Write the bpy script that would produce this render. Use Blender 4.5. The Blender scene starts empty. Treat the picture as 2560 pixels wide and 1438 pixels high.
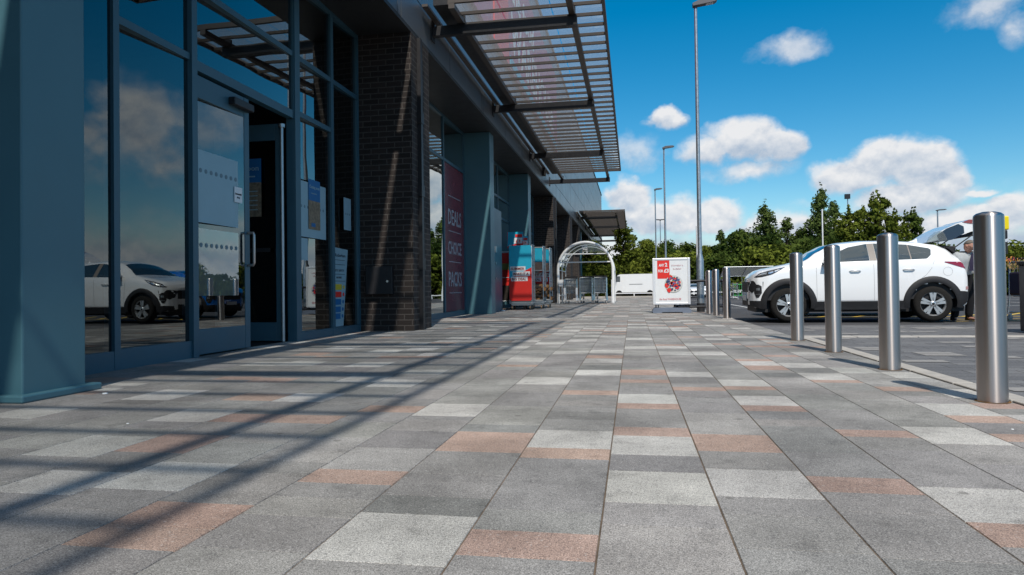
import bpy, bmesh, math, random
from mathutils import Vector, Matrix, Quaternion
from math import sin, cos, pi, radians, sqrt, atan2
random.seed(7)
scene = bpy.context.scene
COL = scene.collection

# ------------------------------------------------------------------ camera
cam_d = bpy.data.cameras.new("camera"); cam = bpy.data.objects.new("camera", cam_d); COL.objects.link(cam)
cam_d.sensor_width = 36.0; cam_d.lens = 1715.0 / 2560 * 36
cam_d.shift_y = -20.86 / 2560
cam_d.clip_start = 0.05; cam_d.clip_end = 3000
_y, _p, _r = .1734, .0147, .0136
R1 = Matrix(((cos(_y), -sin(_y), 0), (sin(_y), cos(_y), 0), (0, 0, 1)))
R2 = Matrix(((1, 0, 0), (0, cos(_p), -sin(_p)), (0, sin(_p), cos(_p))))
R3 = Matrix(((cos(_r), 0, sin(_r)), (0, 1, 0), (-sin(_r), 0, cos(_r))))
RR = R1 @ R2 @ R3
rt, fw, up = RR.col[0], RR.col[1], RR.col[2]
cam.matrix_world = Matrix(((rt.x, up.x, -fw.x, 0), (rt.y, up.y, -fw.y, 0), (rt.z, up.z, -fw.z, .75), (0, 0, 0, 1)))
scene.camera = cam

# ------------------------------------------------------------------ light and exposure
scene.view_settings.view_transform = 'Standard'; scene.view_settings.look = 'None'
scene.view_settings.exposure = 0.0; scene.view_settings.gamma = 1.0
SUN = Vector((.172, -.76, 1.0)).normalized()
sd = bpy.data.lights.new("sun", 'SUN'); sd.energy = 4.35; sd.angle = radians(.85); sd.color = (1, .94, .85)
so = bpy.data.objects.new("sun", sd); COL.objects.link(so)
so.rotation_mode = 'QUATERNION'; so.rotation_quaternion = SUN.to_track_quat('Z', 'Y')
so.location = (8, -20, 30)

# ------------------------------------------------------------------ world: Nishita sky with procedural clouds
world = bpy.data.worlds.new("World"); scene.world = world; world.use_nodes = True
nt = world.node_tree; nt.nodes.clear()
def N(t, **kw):
    n = nt.nodes.new(t)
    for k, v in kw.items(): setattr(n, k, v)
    return n
def lk(a, b): nt.links.new(a, b)
def M(op, a, b=None, c=None, clamp=False):
    n = N('ShaderNodeMath', operation=op, use_clamp=clamp)
    for i, v in enumerate((a, b, c)):
        if v is None: continue
        if isinstance(v, (int, float)): n.inputs[i].default_value = v
        else: lk(v, n.inputs[i])
    return n.outputs[0]
sky = N('ShaderNodeTexSky', sky_type='NISHITA', sun_disc=False)
sky.sun_elevation = math.asin(SUN.z); sky.sun_rotation = atan2(SUN.x, SUN.y)
sky.air_density = 1.0; sky.dust_density = 0.35; sky.ozone_density = 2.5
tc = N('ShaderNodeTexCoord'); sep = N('ShaderNodeSeparateXYZ'); lk(tc.outputs['Generated'], sep.inputs[0])
az = M('MULTIPLY', M('ARCTAN2', sep.outputs[0], sep.outputs[1]), 57.29578)
el = M('MULTIPLY', M('ARCSINE', sep.outputs[2]), 57.29578)
def noise(scale, detail, off, rough=.55, dist=0.0):
    mp = N('ShaderNodeMapping'); lk(tc.outputs['Generated'], mp.inputs[0])
    mp.inputs['Location'].default_value = off; mp.inputs['Scale'].default_value = (1, 1, 1.15)
    n = N('ShaderNodeTexNoise'); lk(mp.outputs[0], n.inputs['Vector'])
    n.inputs['Scale'].default_value = scale; n.inputs['Detail'].default_value = detail
    n.inputs['Roughness'].default_value = rough; n.inputs['Distortion'].default_value = dist
    return n.outputs[0]
n_edge = noise(20, 10, (0, 0, 0), .58)
n_up = noise(20, 10, (0, 0, -.012), .58)
n_big = noise(3.1, 4, (3.1, 1.7, .4), .5)
wx = M('MULTIPLY', M('SUBTRACT', noise(14, 5, (5, 2, 8), .55), .5), 4.5)
wy = M('MULTIPLY', M('SUBTRACT', noise(14, 5, (1, 7, 3), .55), .5), 3.4)
az2 = M('ADD', az, wx); el2 = M('ADD', el, wy)
# az, el, radius az, radius el, strength (degrees)
BL = [(8.6, 11.6, 3.2, 1.7, 1), (11.3, 10.9, 2.0, 1.5, 1), (5.9, 10.9, 2.0, 1.3, .85), (9.2, 9.1, 3.5, 1.1, .75), (3.4, 13.7, 1.4, .9, .95), (.8, 10.9, 2.5, 1.7, .62),
      (18.4, 9.0, 2.3, 1.5, 1), (20.7, 8.5, 2.7, 1.7, 1), (16.6, 8.1, 2.7, 1.4, .95), (22.7, 7.4, 1.6, 1.3, 1), (20.4, 6.3, 4.2, 1.3, 1), (24.8, 6.2, 1.5, .4, .85),
      (-.2, 7.5, 2.3, 1.5, 1), (2.3, 5.6, 3.7, 1.7, 1), (6.7, 5.5, 2.8, 1.5, 1), (9.3, 4.3, 2.0, 1.0, .8), (12.7, 17.7, 3.1, 1.3, .66), (25.4, 18.3, 2.8, 1.6, .66), (27.2, 16.5, 2.0, 1.4, .62),
      (17.8, 4.3, 5.5, 1.5, .95), (24.0, 4.0, 4.6, 1.4, .95), (12.5, 4.2, 3.5, 1.2, .85), (26.7, 5.0, 1.7, 1.0, .9), (-.6, 2.6, 5.3, 1.3, .7), (5.7, 2.5, 5.3, 1.0, .6), (14.1, 5.9, 2.0, .7, .5),
      (40, 13, 6, 3, .60), (52, 9, 8, 2.6, .62), (37, 5, 7, 1.8, .66), (64, 18, 8, 4, .7), (46, 26, 5, 2.4, .58)]
def blobs(dv):
    acc = None
    for (a, e, ra, re_, s) in BL:
        dx = M('DIVIDE', M('SUBTRACT', az2, a), ra); dy = M('DIVIDE', M('SUBTRACT', el2, e - dv), re_)
        r2 = M('ADD', M('MULTIPLY', dx, dx), M('MULTIPLY', dy, dy))
        g = M('MULTIPLY', M('SUBTRACT', 1.0, M('MULTIPLY', r2, .46), clamp=True), s)
        acc = g if acc is None else M('MAXIMUM', acc, g)
    return acc
acc = blobs(0); acc_up = blobs(.8)
# elsewhere: scattered cloud from low frequency noise; inside the photographed sector only the placed clouds
sector = M('SUBTRACT', 1.0, M('DIVIDE', M('SUBTRACT', M('ABSOLUTE', M('SUBTRACT', az, 6.0)), 25.0), 8.0, clamp=True), clamp=True)
high = M('MULTIPLY', M('SUBTRACT', el, 40.0), .018, clamp=True)  # extra overhead cloud, added out of view to whiten and brighten ambient light
high = M('MINIMUM', high, .22)
gen = M('MULTIPLY', M('MULTIPLY', M('SUBTRACT', M('ADD', n_big, high), .56), 6.0, clamp=True), M('SUBTRACT', 1.0, sector))
lowband = M('MULTIPLY', M('SUBTRACT', 1.0, M('DIVIDE', M('ABSOLUTE', M('SUBTRACT', el, 1.0)), 8.0), clamp=True), 1.0)
field = M('MAXIMUM', M('MAXIMUM', acc, gen), lowband)
dens = M('MULTIPLY', M('SUBTRACT', M('ADD', field, M('MULTIPLY', M('SUBTRACT', n_edge, .5), 1.05)), .36), 3.0, clamp=True)
dens = M('MULTIPLY', dens, M('MINIMUM', M('MULTIPLY', M('MULTIPLY', field, field), 1.7), .97))
lit = M('ADD', M('ADD', M('MULTIPLY', M('SUBTRACT', n_edge, n_up), 2.6), M('MULTIPLY', M('SUBTRACT', acc, acc_up), 1.25)), .50, clamp=True)
lit2 = lit
hs = N('ShaderNodeHueSaturation'); lk(sky.outputs[0], hs.inputs['Color'])
hs.inputs['Saturation'].default_value = 1.52; hs.inputs['Value'].default_value = 1.10; hs.inputs['Hue'].default_value = .488
cc = N('ShaderNodeMix', data_type='RGBA'); lk(lit2, cc.inputs[0])
cc.inputs[6].default_value = (3.9, 4.7, 5.8, 1); cc.inputs[7].default_value = (7.6, 7.6, 7.7, 1)
mx = N('ShaderNodeMix', data_type='RGBA'); lk(dens, mx.inputs[0]); lk(hs.outputs[0], mx.inputs[6]); lk(cc.outputs[2], mx.inputs[7])
bg = N('ShaderNodeBackground'); lk(mx.outputs[2], bg.inputs[0]); bg.inputs[1].default_value = .112
ow = N('ShaderNodeOutputWorld'); lk(bg.outputs[0], ow.inputs[0])

# ------------------------------------------------------------------ materials
MATS = {}
def mat(name, col, rough=.6, metal=0.0, spec=.5, var=0.0, vscale=6.0, bump=0.0, bscale=40.0, emis=None, alpha=1.0, coat=0.0, trans=0.0):
    if name in MATS: return MATS[name]
    m = bpy.data.materials.new(name); m.use_nodes = True; t = m.node_tree; b = t.nodes['Principled BSDF']
    b.inputs['Base Color'].default_value = (*col, 1); b.inputs['Roughness'].default_value = rough
    b.inputs['Metallic'].default_value = metal; b.inputs['Specular IOR Level'].default_value = spec
    b.inputs['Coat Weight'].default_value = coat
    if trans: b.inputs['Transmission Weight'].default_value = trans
    if emis: b.inputs['Emission Color'].default_value = (*emis[:3], 1); b.inputs['Emission Strength'].default_value = emis[3]
    tcn = t.nodes.new('ShaderNodeTexCoord')
    if var:
        n = t.nodes.new('ShaderNodeTexNoise'); n.inputs['Scale'].default_value = vscale; n.inputs['Detail'].default_value = 8
        t.links.new(tcn.outputs['Object'], n.inputs['Vector'])
        r = t.nodes.new('ShaderNodeMapRange'); r.inputs[3].default_value = 1 - var; r.inputs[4].default_value = 1 + var
        r.inputs[1].default_value = .25; r.inputs[2].default_value = .75
        t.links.new(n.outputs[0], r.inputs[0])
        mm = t.nodes.new('ShaderNodeMix'); mm.data_type = 'RGBA'; mm.blend_type = 'MULTIPLY'; mm.inputs[0].default_value = 1
        mm.inputs[6].default_value = (*col, 1); t.links.new(r.outputs[0], mm.inputs[7]); t.links.new(mm.outputs[2], b.inputs['Base Color'])
        r2 = t.nodes.new('ShaderNodeMapRange'); r2.inputs[3].default_value = max(.02, rough - .08); r2.inputs[4].default_value = min(1, rough + .12)
        t.links.new(n.outputs[0], r2.inputs[0]); t.links.new(r2.outputs[0], b.inputs['Roughness'])
    if bump:
        n = t.nodes.new('ShaderNodeTexNoise'); n.inputs['Scale'].default_value = bscale; n.inputs['Detail'].default_value = 6
        t.links.new(tcn.outputs['Object'], n.inputs['Vector'])
        bp = t.nodes.new('ShaderNodeBump'); bp.inputs['Strength'].default_value = bump; bp.inputs['Distance'].default_value = .02
        t.links.new(n.outputs[0], bp.inputs['Height']); t.links.new(bp.outputs[0], b.inputs['Normal'])
    MATS[name] = m; return m

def glass(name, tint, ior=1.5, boost=1.6, rough=0.0, frost=0.0, wave=0.0):
    """thin pane: see-through tint plus a clear mirror reflection that grows towards grazing angles"""
    if name in MATS: return MATS[name]
    m = bpy.data.materials.new(name); m.use_nodes = True; t = m.node_tree; t.nodes.clear()
    o = t.nodes.new('ShaderNodeOutputMaterial'); tr = t.nodes.new('ShaderNodeBsdfTransparent'); tr.inputs[0].default_value = (*tint, 1)
    gl = t.nodes.new('ShaderNodeBsdfGlossy'); gl.inputs['Roughness'].default_value = rough; gl.inputs[0].default_value = (.93, 1, 1, 1)
    fr = t.nodes.new('ShaderNodeFresnel'); fr.inputs[0].default_value = ior
    ge = t.nodes.new('ShaderNodeNewGeometry'); io = t.nodes.new('ShaderNodeMapRange'); io.inputs[3].default_value = ior; io.inputs[4].default_value = 1 / ior
    t.links.new(ge.outputs['Backfacing'], io.inputs[0]); t.links.new(io.outputs[0], fr.inputs[0])
    mu = t.nodes.new('ShaderNodeMath'); mu.operation = 'MULTIPLY'; mu.use_clamp = True; mu.inputs[1].default_value = boost
    t.links.new(fr.outputs[0], mu.inputs[0])
    mixs = t.nodes.new('ShaderNodeMixShader'); t.links.new(mu.outputs[0], mixs.inputs[0])
    base = tr.outputs[0]
    if frost:
        df = t.nodes.new('ShaderNodeBsdfDiffuse'); df.inputs[0].default_value = (.5, .52, .5, 1)
        tl = t.nodes.new('ShaderNodeBsdfTranslucent'); tl.inputs[0].default_value = (.78, .80, .84, 1)
        a = t.nodes.new('ShaderNodeMixShader'); a.inputs[0].default_value = .6; t.links.new(df.outputs[0], a.inputs[1]); t.links.new(tl.outputs[0], a.inputs[2])
        b = t.nodes.new('ShaderNodeMixShader'); b.inputs[0].default_value = frost; t.links.new(tr.outputs[0], b.inputs[1]); t.links.new(a.outputs[0], b.inputs[2])
        base = b.outputs[0]
    if wave:
        tcn = t.nodes.new('ShaderNodeTexCoord'); n = t.nodes.new('ShaderNodeTexNoise'); n.inputs['Scale'].default_value = .9; n.inputs['Detail'].default_value = 1
        t.links.new(tcn.outputs['Object'], n.inputs['Vector'])
        bp = t.nodes.new('ShaderNodeBump'); bp.inputs['Strength'].default_value = 1; bp.inputs['Distance'].default_value = wave
        t.links.new(n.outputs[0], bp.inputs['Height']); t.links.new(bp.outputs[0], gl.inputs['Normal'])
    t.links.new(base, mixs.inputs[1]); t.links.new(gl.outputs[0], mixs.inputs[2]); t.links.new(mixs.outputs[0], o.inputs[0])
    MATS[name] = m; return m

def mat_stone():
    m = bpy.data.materials.new('paving_stone'); m.use_nodes = True; t = m.node_tree; b = t.nodes['Principled BSDF']
    b.inputs['Roughness'].default_value = .85; b.inputs['Specular IOR Level'].default_value = .25
    at = t.nodes.new('ShaderNodeAttribute'); at.attribute_name = 'Col'
    tcn = t.nodes.new('ShaderNodeTexCoord')
    def nz(s, d, lo, hi, a=.35, z=.65):
        n = t.nodes.new('ShaderNodeTexNoise'); n.inputs['Scale'].default_value = s; n.inputs['Detail'].default_value = d
        t.links.new(tcn.outputs['Object'], n.inputs['Vector'])
        r = t.nodes.new('ShaderNodeMapRange'); r.inputs[1].default_value = a; r.inputs[2].default_value = z; r.inputs[3].default_value = lo; r.inputs[4].default_value = hi
        t.links.new(n.outputs[0], r.inputs[0]); return n, r.outputs[0]
    n1, v1 = nz(230, 3, .50, 1.38, .36, .64); n2, v2 = nz(2.2, 7, .80, 1.13); n3, v3 = nz(95, 2, .84, 1.1); n5, v5 = nz(18, 6, .93, 1.06); n6, v6 = nz(.75, 8, .84, 1.08, .42, .58); n7, v7 = nz(7, 9, .80, 1.03, .30, .42)
    cur = at.outputs['Color']
    for v in (v1, v2, v3, v5, v6, v7):
        x = t.nodes.new('ShaderNodeMix'); x.data_type = 'RGBA'; x.blend_type = 'MULTIPLY'; x.inputs[0].default_value = 1
        t.links.new(cur, x.inputs[6]); t.links.new(v, x.inputs[7]); cur = x.outputs[2]
    # mineral chips: a few dark and a few bright flecks
    vo = t.nodes.new('ShaderNodeTexVoronoi'); vo.inputs['Scale'].default_value = 150; t.links.new(tcn.outputs['Object'], vo.inputs['Vector'])
    sp = t.nodes.new('ShaderNodeSeparateColor'); t.links.new(vo.outputs['Color'], sp.inputs[0])
    c1 = t.nodes.new('ShaderNodeMapRange'); c1.inputs[1].default_value = .86; c1.inputs[2].default_value = .9; c1.inputs[4].default_value = .30
    t.links.new(sp.outputs[0], c1.inputs[0])
    d = t.nodes.new('ShaderNodeMix'); d.data_type = 'RGBA'; t.links.new(c1.outputs[0], d.inputs[0]); t.links.new(cur, d.inputs[6]); d.inputs[7].default_value = (.03, .033, .04, 1)
    c2 = t.nodes.new('ShaderNodeMapRange'); c2.inputs[1].default_value = .955; c2.inputs[2].default_value = .98; c2.inputs[4].default_value = .28
    t.links.new(sp.outputs[1], c2.inputs[0])
    gum = t.nodes.new('ShaderNodeTexVoronoi'); gum.inputs['Scale'].default_value = 2.3; gum.inputs['Randomness'].default_value = 1; t.links.new(tcn.outputs['Object'], gum.inputs['Vector'])
    gr = t.nodes.new('ShaderNodeMapRange'); gr.inputs[1].default_value = .035; gr.inputs[2].default_value = .055; gr.inputs[3].default_value = .55; gr.inputs[4].default_value = 0
    t.links.new(gum.outputs['Distance'], gr.inputs[0])
    gd = t.nodes.new('ShaderNodeMix'); gd.data_type = 'RGBA'; t.links.new(gr.outputs[0], gd.inputs[0]); t.links.new(d.outputs[2], gd.inputs[6]); gd.inputs[7].default_value = (.10, .095, .085, 1); d = gd
    e = t.nodes.new('ShaderNodeMix'); e.data_type = 'RGBA'; t.links.new(c2.outputs[0], e.inputs[0]); t.links.new(d.outputs[2], e.inputs[6]); e.inputs[7].default_value = (.55, .54, .52, 1)
    t.links.new(e.outputs[2], b.inputs['Base Color'])
    bp = t.nodes.new('ShaderNodeBump'); bp.inputs['Strength'].default_value = .35; bp.inputs['Distance'].default_value = .002
    t.links.new(n1.outputs[0], bp.inputs['Height']); t.links.new(bp.outputs[0], b.inputs['Normal'])
    return m

def mat_brick(name, c1, c2, mortar, bw, bh, ms=.011, off=.5, rough=.8, speck=.25):
    m = bpy.data.materials.new(name); m.use_nodes = True; t = m.node_tree; b = t.nodes['Principled BSDF']
    uv = t.nodes.new('ShaderNodeUVMap'); br = t.nodes.new('ShaderNodeTexBrick'); t.links.new(uv.outputs[0], br.inputs['Vector'])
    br.inputs['Color1'].default_value = (*c1, 1); br.inputs['Color2'].default_value = (*c2, 1); br.inputs['Mortar'].default_value = (*mortar, 1)
    br.inputs['Scale'].default_value = 1; br.inputs['Mortar Size'].default_value = ms; br.inputs['Brick Width'].default_value = bw; br.inputs['Row Height'].default_value = bh
    br.inputs['Mortar Smooth'].default_value = .2; br.offset = off
    n = t.nodes.new('ShaderNodeTexNoise'); n.inputs['Scale'].default_value = 60; n.inputs['Detail'].default_value = 6; t.links.new(uv.outputs[0], n.inputs['Vector'])
    r = t.nodes.new('ShaderNodeMapRange'); r.inputs[1].default_value = .3; r.inputs[2].default_value = .7; r.inputs[3].default_value = 1 - speck; r.inputs[4].default_value = 1 + speck; t.links.new(n.outputs[0], r.inputs[0])
    mm = t.nodes.new('ShaderNodeMix'); mm.data_type = 'RGBA'; mm.blend_type = 'MULTIPLY'; mm.inputs[0].default_value = 1
    t.links.new(br.outputs[0], mm.inputs[6]); t.links.new(r.outputs[0], mm.inputs[7]); t.links.new(mm.outputs[2], b.inputs['Base Color'])
    b.inputs['Roughness'].default_value = rough; b.inputs['Specular IOR Level'].default_value = .25
    bp = t.nodes.new('ShaderNodeBump'); bp.inputs['Strength'].default_value = .6; bp.inputs['Distance'].default_value = .006; bp.invert = True
    t.links.new(br.outputs[1], bp.inputs['Height']); t.links.new(bp.outputs[0], b.inputs['Normal'])
    MATS[name] = m; return m

def mat_leaf(name, ca, cb):
    m = bpy.data.materials.new(name); m.use_nodes = True; t = m.node_tree; t.nodes.clear()
    o = t.nodes.new('ShaderNodeOutputMaterial'); at = t.nodes.new('ShaderNodeAttribute'); at.attribute_name = 'Col'
    mx_ = t.nodes.new('ShaderNodeMix'); mx_.data_type = 'RGBA'; mx_.inputs[6].default_value = (*ca, 1); mx_.inputs[7].default_value = (*cb, 1)
    t.links.new(at.outputs['Fac'], mx_.inputs[0])
    df = t.nodes.new('ShaderNodeBsdfDiffuse'); tl = t.nodes.new('ShaderNodeBsdfTranslucent')
    t.links.new(mx_.outputs[2], df.inputs[0]); t.links.new(mx_.outputs[2], tl.inputs[0])
    s = t.nodes.new('ShaderNodeMixShader'); s.inputs[0].default_value = .3
    t.links.new(df.outputs[0], s.inputs[1]); t.links.new(tl.outputs[0], s.inputs[2]); t.links.new(s.outputs[0], o.inputs[0])
    MATS[name] = m; return m

TEAL = mat('teal_metal', (.060, .150, .185), .42, 0, .5, .06, 2)
TEALD = mat('teal_frame', (.036, .10, .14), .4, 0, .5, .06, 3)
SOFF = mat('soffit_metal', (.028, .03, .032), .5, 0, .4, .08, 3)
CLAD = mat('cladding_panel', (.14, .155, .17), .34, .4, .5, .05, 1.2)
BLACK = mat('black_steel', (.012, .012, .014), .45, 0, .5, .15, 9)
SLAT = mat('slat_metal', (.085, .072, .064), .5, .3, .5, .12, 6)
AROT = 0.25
STEEL = mat('brushed_steel', (.53, .475, .445), .33, 1.0)
GALV = mat('galvanised_steel', (.42, .45, .47), .38, .85, .5, .14, 14)
_b = STEEL.node_tree.nodes['Principled BSDF']; _b.inputs['Anisotropic'].default_value = .85; _b.inputs['Anisotropic Rotation'].default_value = AROT
CHROME = mat('chrome', (.7, .72, .72), .18, 1.0, .5, .03, 20)
WHITE = mat('white_paint', (.78, .78, .78), .4, 0, .5, .03, 5)
CARW = mat('white_car_paint', (.82, .83, .84), .22, 0, .5, .015, 2, coat=1.0)
CARB = mat('blue_car_paint', (.0, .16, .62), .22, .2, .5, .02, 2, coat=1.0)
PLAST = mat('black_plastic', (.016, .016, .018), .6, 0, .4, .2, 12)
RUB = mat('tyre_rubber', (.014, .013, .012), .85, 0, .25, .25, 20, .3, 60)
CARG = mat('car_glass', (.03, .045, .05), .03, 0, 1.0, coat=1)
REDL = mat('red_lamp', (.25, .008, .012), .12, 0, .8, coat=1)
PAPER = mat('white_paper', (.72, .74, .75), .8, 0, .3, .03, 8)
FILM = mat('pale_window_film', (.25, .38, .44), .35, 0, .5, .06, 3)
RED = mat('red_print', (.68, .03, .022), .45, 0, .4, .04, 8)
BLUEP = mat('blue_print', (.02, .42, .60), .45, 0, .4, .05, 6)
DBLUE = mat('deep_blue_print', (.01, .12, .30), .5, 0, .4, .05, 6)
MAROON = mat('maroon_window_print', (.17, .03, .045), .22, 0, .5, .05, 3)
MAGENTA = mat('pink_red_sign', (.42, .07, .15), .4, 0, .5, .05, 3)
BRICK = mat_brick('dark_brick', (.020, .0165, .0155), (.036, .028, .025), (.075, .066, .060), .31, .104)
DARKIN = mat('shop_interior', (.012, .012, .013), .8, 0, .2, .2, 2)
WOOD = mat('timber', (.16, .09, .045), .8, 0, .2, .35, 14)
SKIN = mat('skin', (.42, .22, .16), .55, 0, .4, .08, 20)
PANE = glass('shop_glass', (.22, .25, .26), 1.5, 2.9, 0, 0, .0022)
CANG = glass('canopy_glass', (.90, .90, .89), 1.45, 1.2, .02, .28)
CLEAR = glass('clear_acrylic', (.78, .82, .83), 1.45, 1.5, .02, .16)

# ------------------------------------------------------------------ mesh builder
class MB:
    def __init__(s): s.v = []; s.f = []; s.m = []; s.sm = []; s.c = []
    def face(s, pts, m=0, sm=False, col=None):
        i = len(s.v); s.v += [tuple(p) for p in pts]; s.f.append(tuple(range(i, i + len(pts)))); s.m.append(m); s.sm.append(sm); s.c.append(col)
    def mesh(s, vs, fs, m=0, sm=False, col=None):
        i = len(s.v); s.v += [tuple(p) for p in vs]
        for f in fs: s.f.append(tuple(i + k for k in f)); s.m.append(m); s.sm.append(sm); s.c.append(col)
    def box(s, x0, x1, y0, y1, z0, z1, m=0, rot=None, org=None):
        vs = [Vector((x, y, z)) for z in (z0, z1) for y in (y0, y1) for x in (x0, x1)]
        if rot is not None:
            o = Vector(org or ((x0 + x1) / 2, (y0 + y1) / 2, (z0 + z1) / 2)); vs = [o + rot @ (v - o) for v in vs]
        s.mesh(vs, [(0, 2, 3, 1), (4, 5, 7, 6), (0, 1, 5, 4), (1, 3, 7, 5), (3, 2, 6, 7), (2, 0, 4, 6)], m)
        return s
    def tube(s, path, r, n=10, m=0, caps=True):
        path = [Vector(p) for p in path]; rs = r if isinstance(r, (list, tuple)) else [r] * len(path)
        rings = []; prev = None
        for i, p in enumerate(path):
            d = (path[min(i + 1, len(path) - 1)] - path[max(i - 1, 0)]).normalized()
            a = prev if prev else (Vector((0, 0, 1)) if abs(d.z) < .9 else Vector((1, 0, 0)))
            u = d.cross(a); u = u.normalized() if u.length > 1e-6 else d.orthogonal().normalized()
            w = u.cross(d).normalized(); prev = w
            rings.append([p + (u * cos(2 * pi * k / n) + w * sin(2 * pi * k / n)) * rs[i] for k in range(n)])
        vs = [q for rg in rings for q in rg]
        fs = [(i * n + k, i * n + (k + 1) % n, (i + 1) * n + (k + 1) % n, (i + 1) * n + k) for i in range(len(rings) - 1) for k in range(n)]
        s.mesh(vs, fs, m, True)
        if caps: s.face(rings[0][::-1], m); s.face(rings[-1], m)
        return s
    def lathe(s, prof, c=(0, 0, 0), n=24, m=0, axis='z', caps=True):
        c = Vector(c); vs = []
        for (r, h) in prof:
            for k in range(n):
                a = 2 * pi * k / n
                q = {'z': (r * cos(a), r * sin(a), h), 'y': (r * cos(a), h, r * sin(a)), 'x': (h, r * cos(a), r * sin(a))}[axis]
                vs.append(c + Vector(q))
        L = len(prof)
        s.mesh(vs, [(i * n + k, i * n + (k + 1) % n, (i + 1) * n + (k + 1) % n, (i + 1) * n + k) for i in range(L - 1) for k in range(n)], m, True)
        if caps:
            s.face(vs[:n][::-1], m); s.face(vs[-n:], m)
        return s
    def prism(s, outline, y0, y1, m=0, plane='xz'):
        """outline in a plane, extruded along the third axis"""
        def q(a, b, h): return {'xz': (a, h, b), 'yz': (h, a, b), 'xy': (a, b, h)}[plane]
        A = [q(a, b, y0) for a, b in outline]; B = [q(a, b, y1) for a, b in outline]; n = len(outline)
        s.face(A, m); s.face(B[::-1], m)
        for i in range(n): s.face([A[i], B[i], B[(i + 1) % n], A[(i + 1) % n]], m)
        return s
    def obj(s, name, mats, parent=None, bevel=0, loc=None, rz=0, fixn=True):
        me = bpy.data.meshes.new(name); me.from_pydata(s.v, [], s.f)
        for mm in (mats if isinstance(mats, (list, tuple)) else [mats]): me.materials.append(mm)
        me.polygons.foreach_set('material_index', s.m); me.polygons.foreach_set('use_smooth', s.sm)
        uvl = me.uv_layers.new(name='UVMap')
        for p in me.polygons:
            n = p.normal; ax = max(range(3), key=lambda k: abs(n[k]))
            for li in p.loop_indices:
                c = me.vertices[me.loops[li].vertex_index].co
                uvl.data[li].uv = (c.y, c.z) if ax == 0 else ((c.x, c.z) if ax == 1 else (c.x, c.y))
        if any(c is not None for c in s.c):
            ca = me.color_attributes.new('Col', 'FLOAT_COLOR', 'CORNER')
            for p, c in zip(me.polygons, s.c):
                c = c or (.5, .5, .5)
                for li in p.loop_indices: ca.data[li].color = (*c, 1)
        if fixn:
            bm = bmesh.new(); bm.from_mesh(me); bmesh.ops.recalc_face_normals(bm, faces=bm.faces); bm.to_mesh(me); bm.free()
        o = bpy.data.objects.new(name, me); COL.objects.link(o)
        if parent: o.parent = parent
        if loc: o.location = loc
        if rz: o.rotation_euler = (0, 0, rz)
        if bevel:
            b = o.modifiers.new('bevel', 'BEVEL'); b.width = bevel; b.segments = 2; b.limit_method = 'ANGLE'; b.angle_limit = radians(40)
        return o
def tag(o, label=None, cat=None, group=None, kind=None):
    if label: o['label'] = label
    if cat: o['category'] = cat
    if group: o['group'] = group
    if kind: o['kind'] = kind
    return o
def thing(name, label, cat, loc=(0, 0, 0), rz=0, group=None):
    o = bpy.data.objects.new(name, None); COL.objects.link(o); o.location = loc; o.rotation_euler = (0, 0, rz); o.empty_display_size = .2
    return tag(o, label, cat, group)
def dup(root, loc, rz=None, label=None, scale=None):
    r = root.copy(); COL.objects.link(r); r.location = loc
    if rz is not None: r.rotation_euler = (0, 0, rz)
    if label: r['label'] = label
    if scale is not None: r.scale = scale if isinstance(scale, (tuple, list)) else (scale,) * 3
    for ch in root.children:
        c = ch.copy(); COL.objects.link(c); c.parent = r
        for g in ch.children:
            d = g.copy(); COL.objects.link(d); d.parent = c
    return r
_txt = {}
def text_mesh(s, size=1.0, wx=1.0, depth=.002, off=0.0):
    c = bpy.data.curves.new('t', 'FONT'); c.body = s; c.size = size; c.extrude = depth; c.offset = off; c.align_x = 'LEFT'; c.resolution_u = 2
    o = bpy.data.objects.new('t', c); COL.objects.link(o)
    bpy.context.view_layer.update()
    me = bpy.data.meshes.new_from_object(o); bpy.data.objects.remove(o)
    vs = [Vector((v.co.x * wx, v.co.y, v.co.z)) for v in me.vertices]; fs = [tuple(p.vertices) for p in me.polygons]
    bpy.data.meshes.remove(me)
    if vs:
        w = max(v.x for v in vs)
    else: w = 0
    return vs, fs, w
def put_text(mb, s, org, ux, uz, size, m=0, width=None, off=0.0, wx=.75):
    """letters with baseline start org, running along ux, upright along uz"""
    vs, fs, w = text_mesh(s, size, wx, .0015, off)
    k = (width / w) if width and w else 1.0
    ux = Vector(ux).normalized(); uz = Vector(uz).normalized(); nn = ux.cross(uz); org = Vector(org)
    mb.mesh([org + ux * v.x * k + uz * v.y + nn * v.z for v in vs], fs, m)

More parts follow.
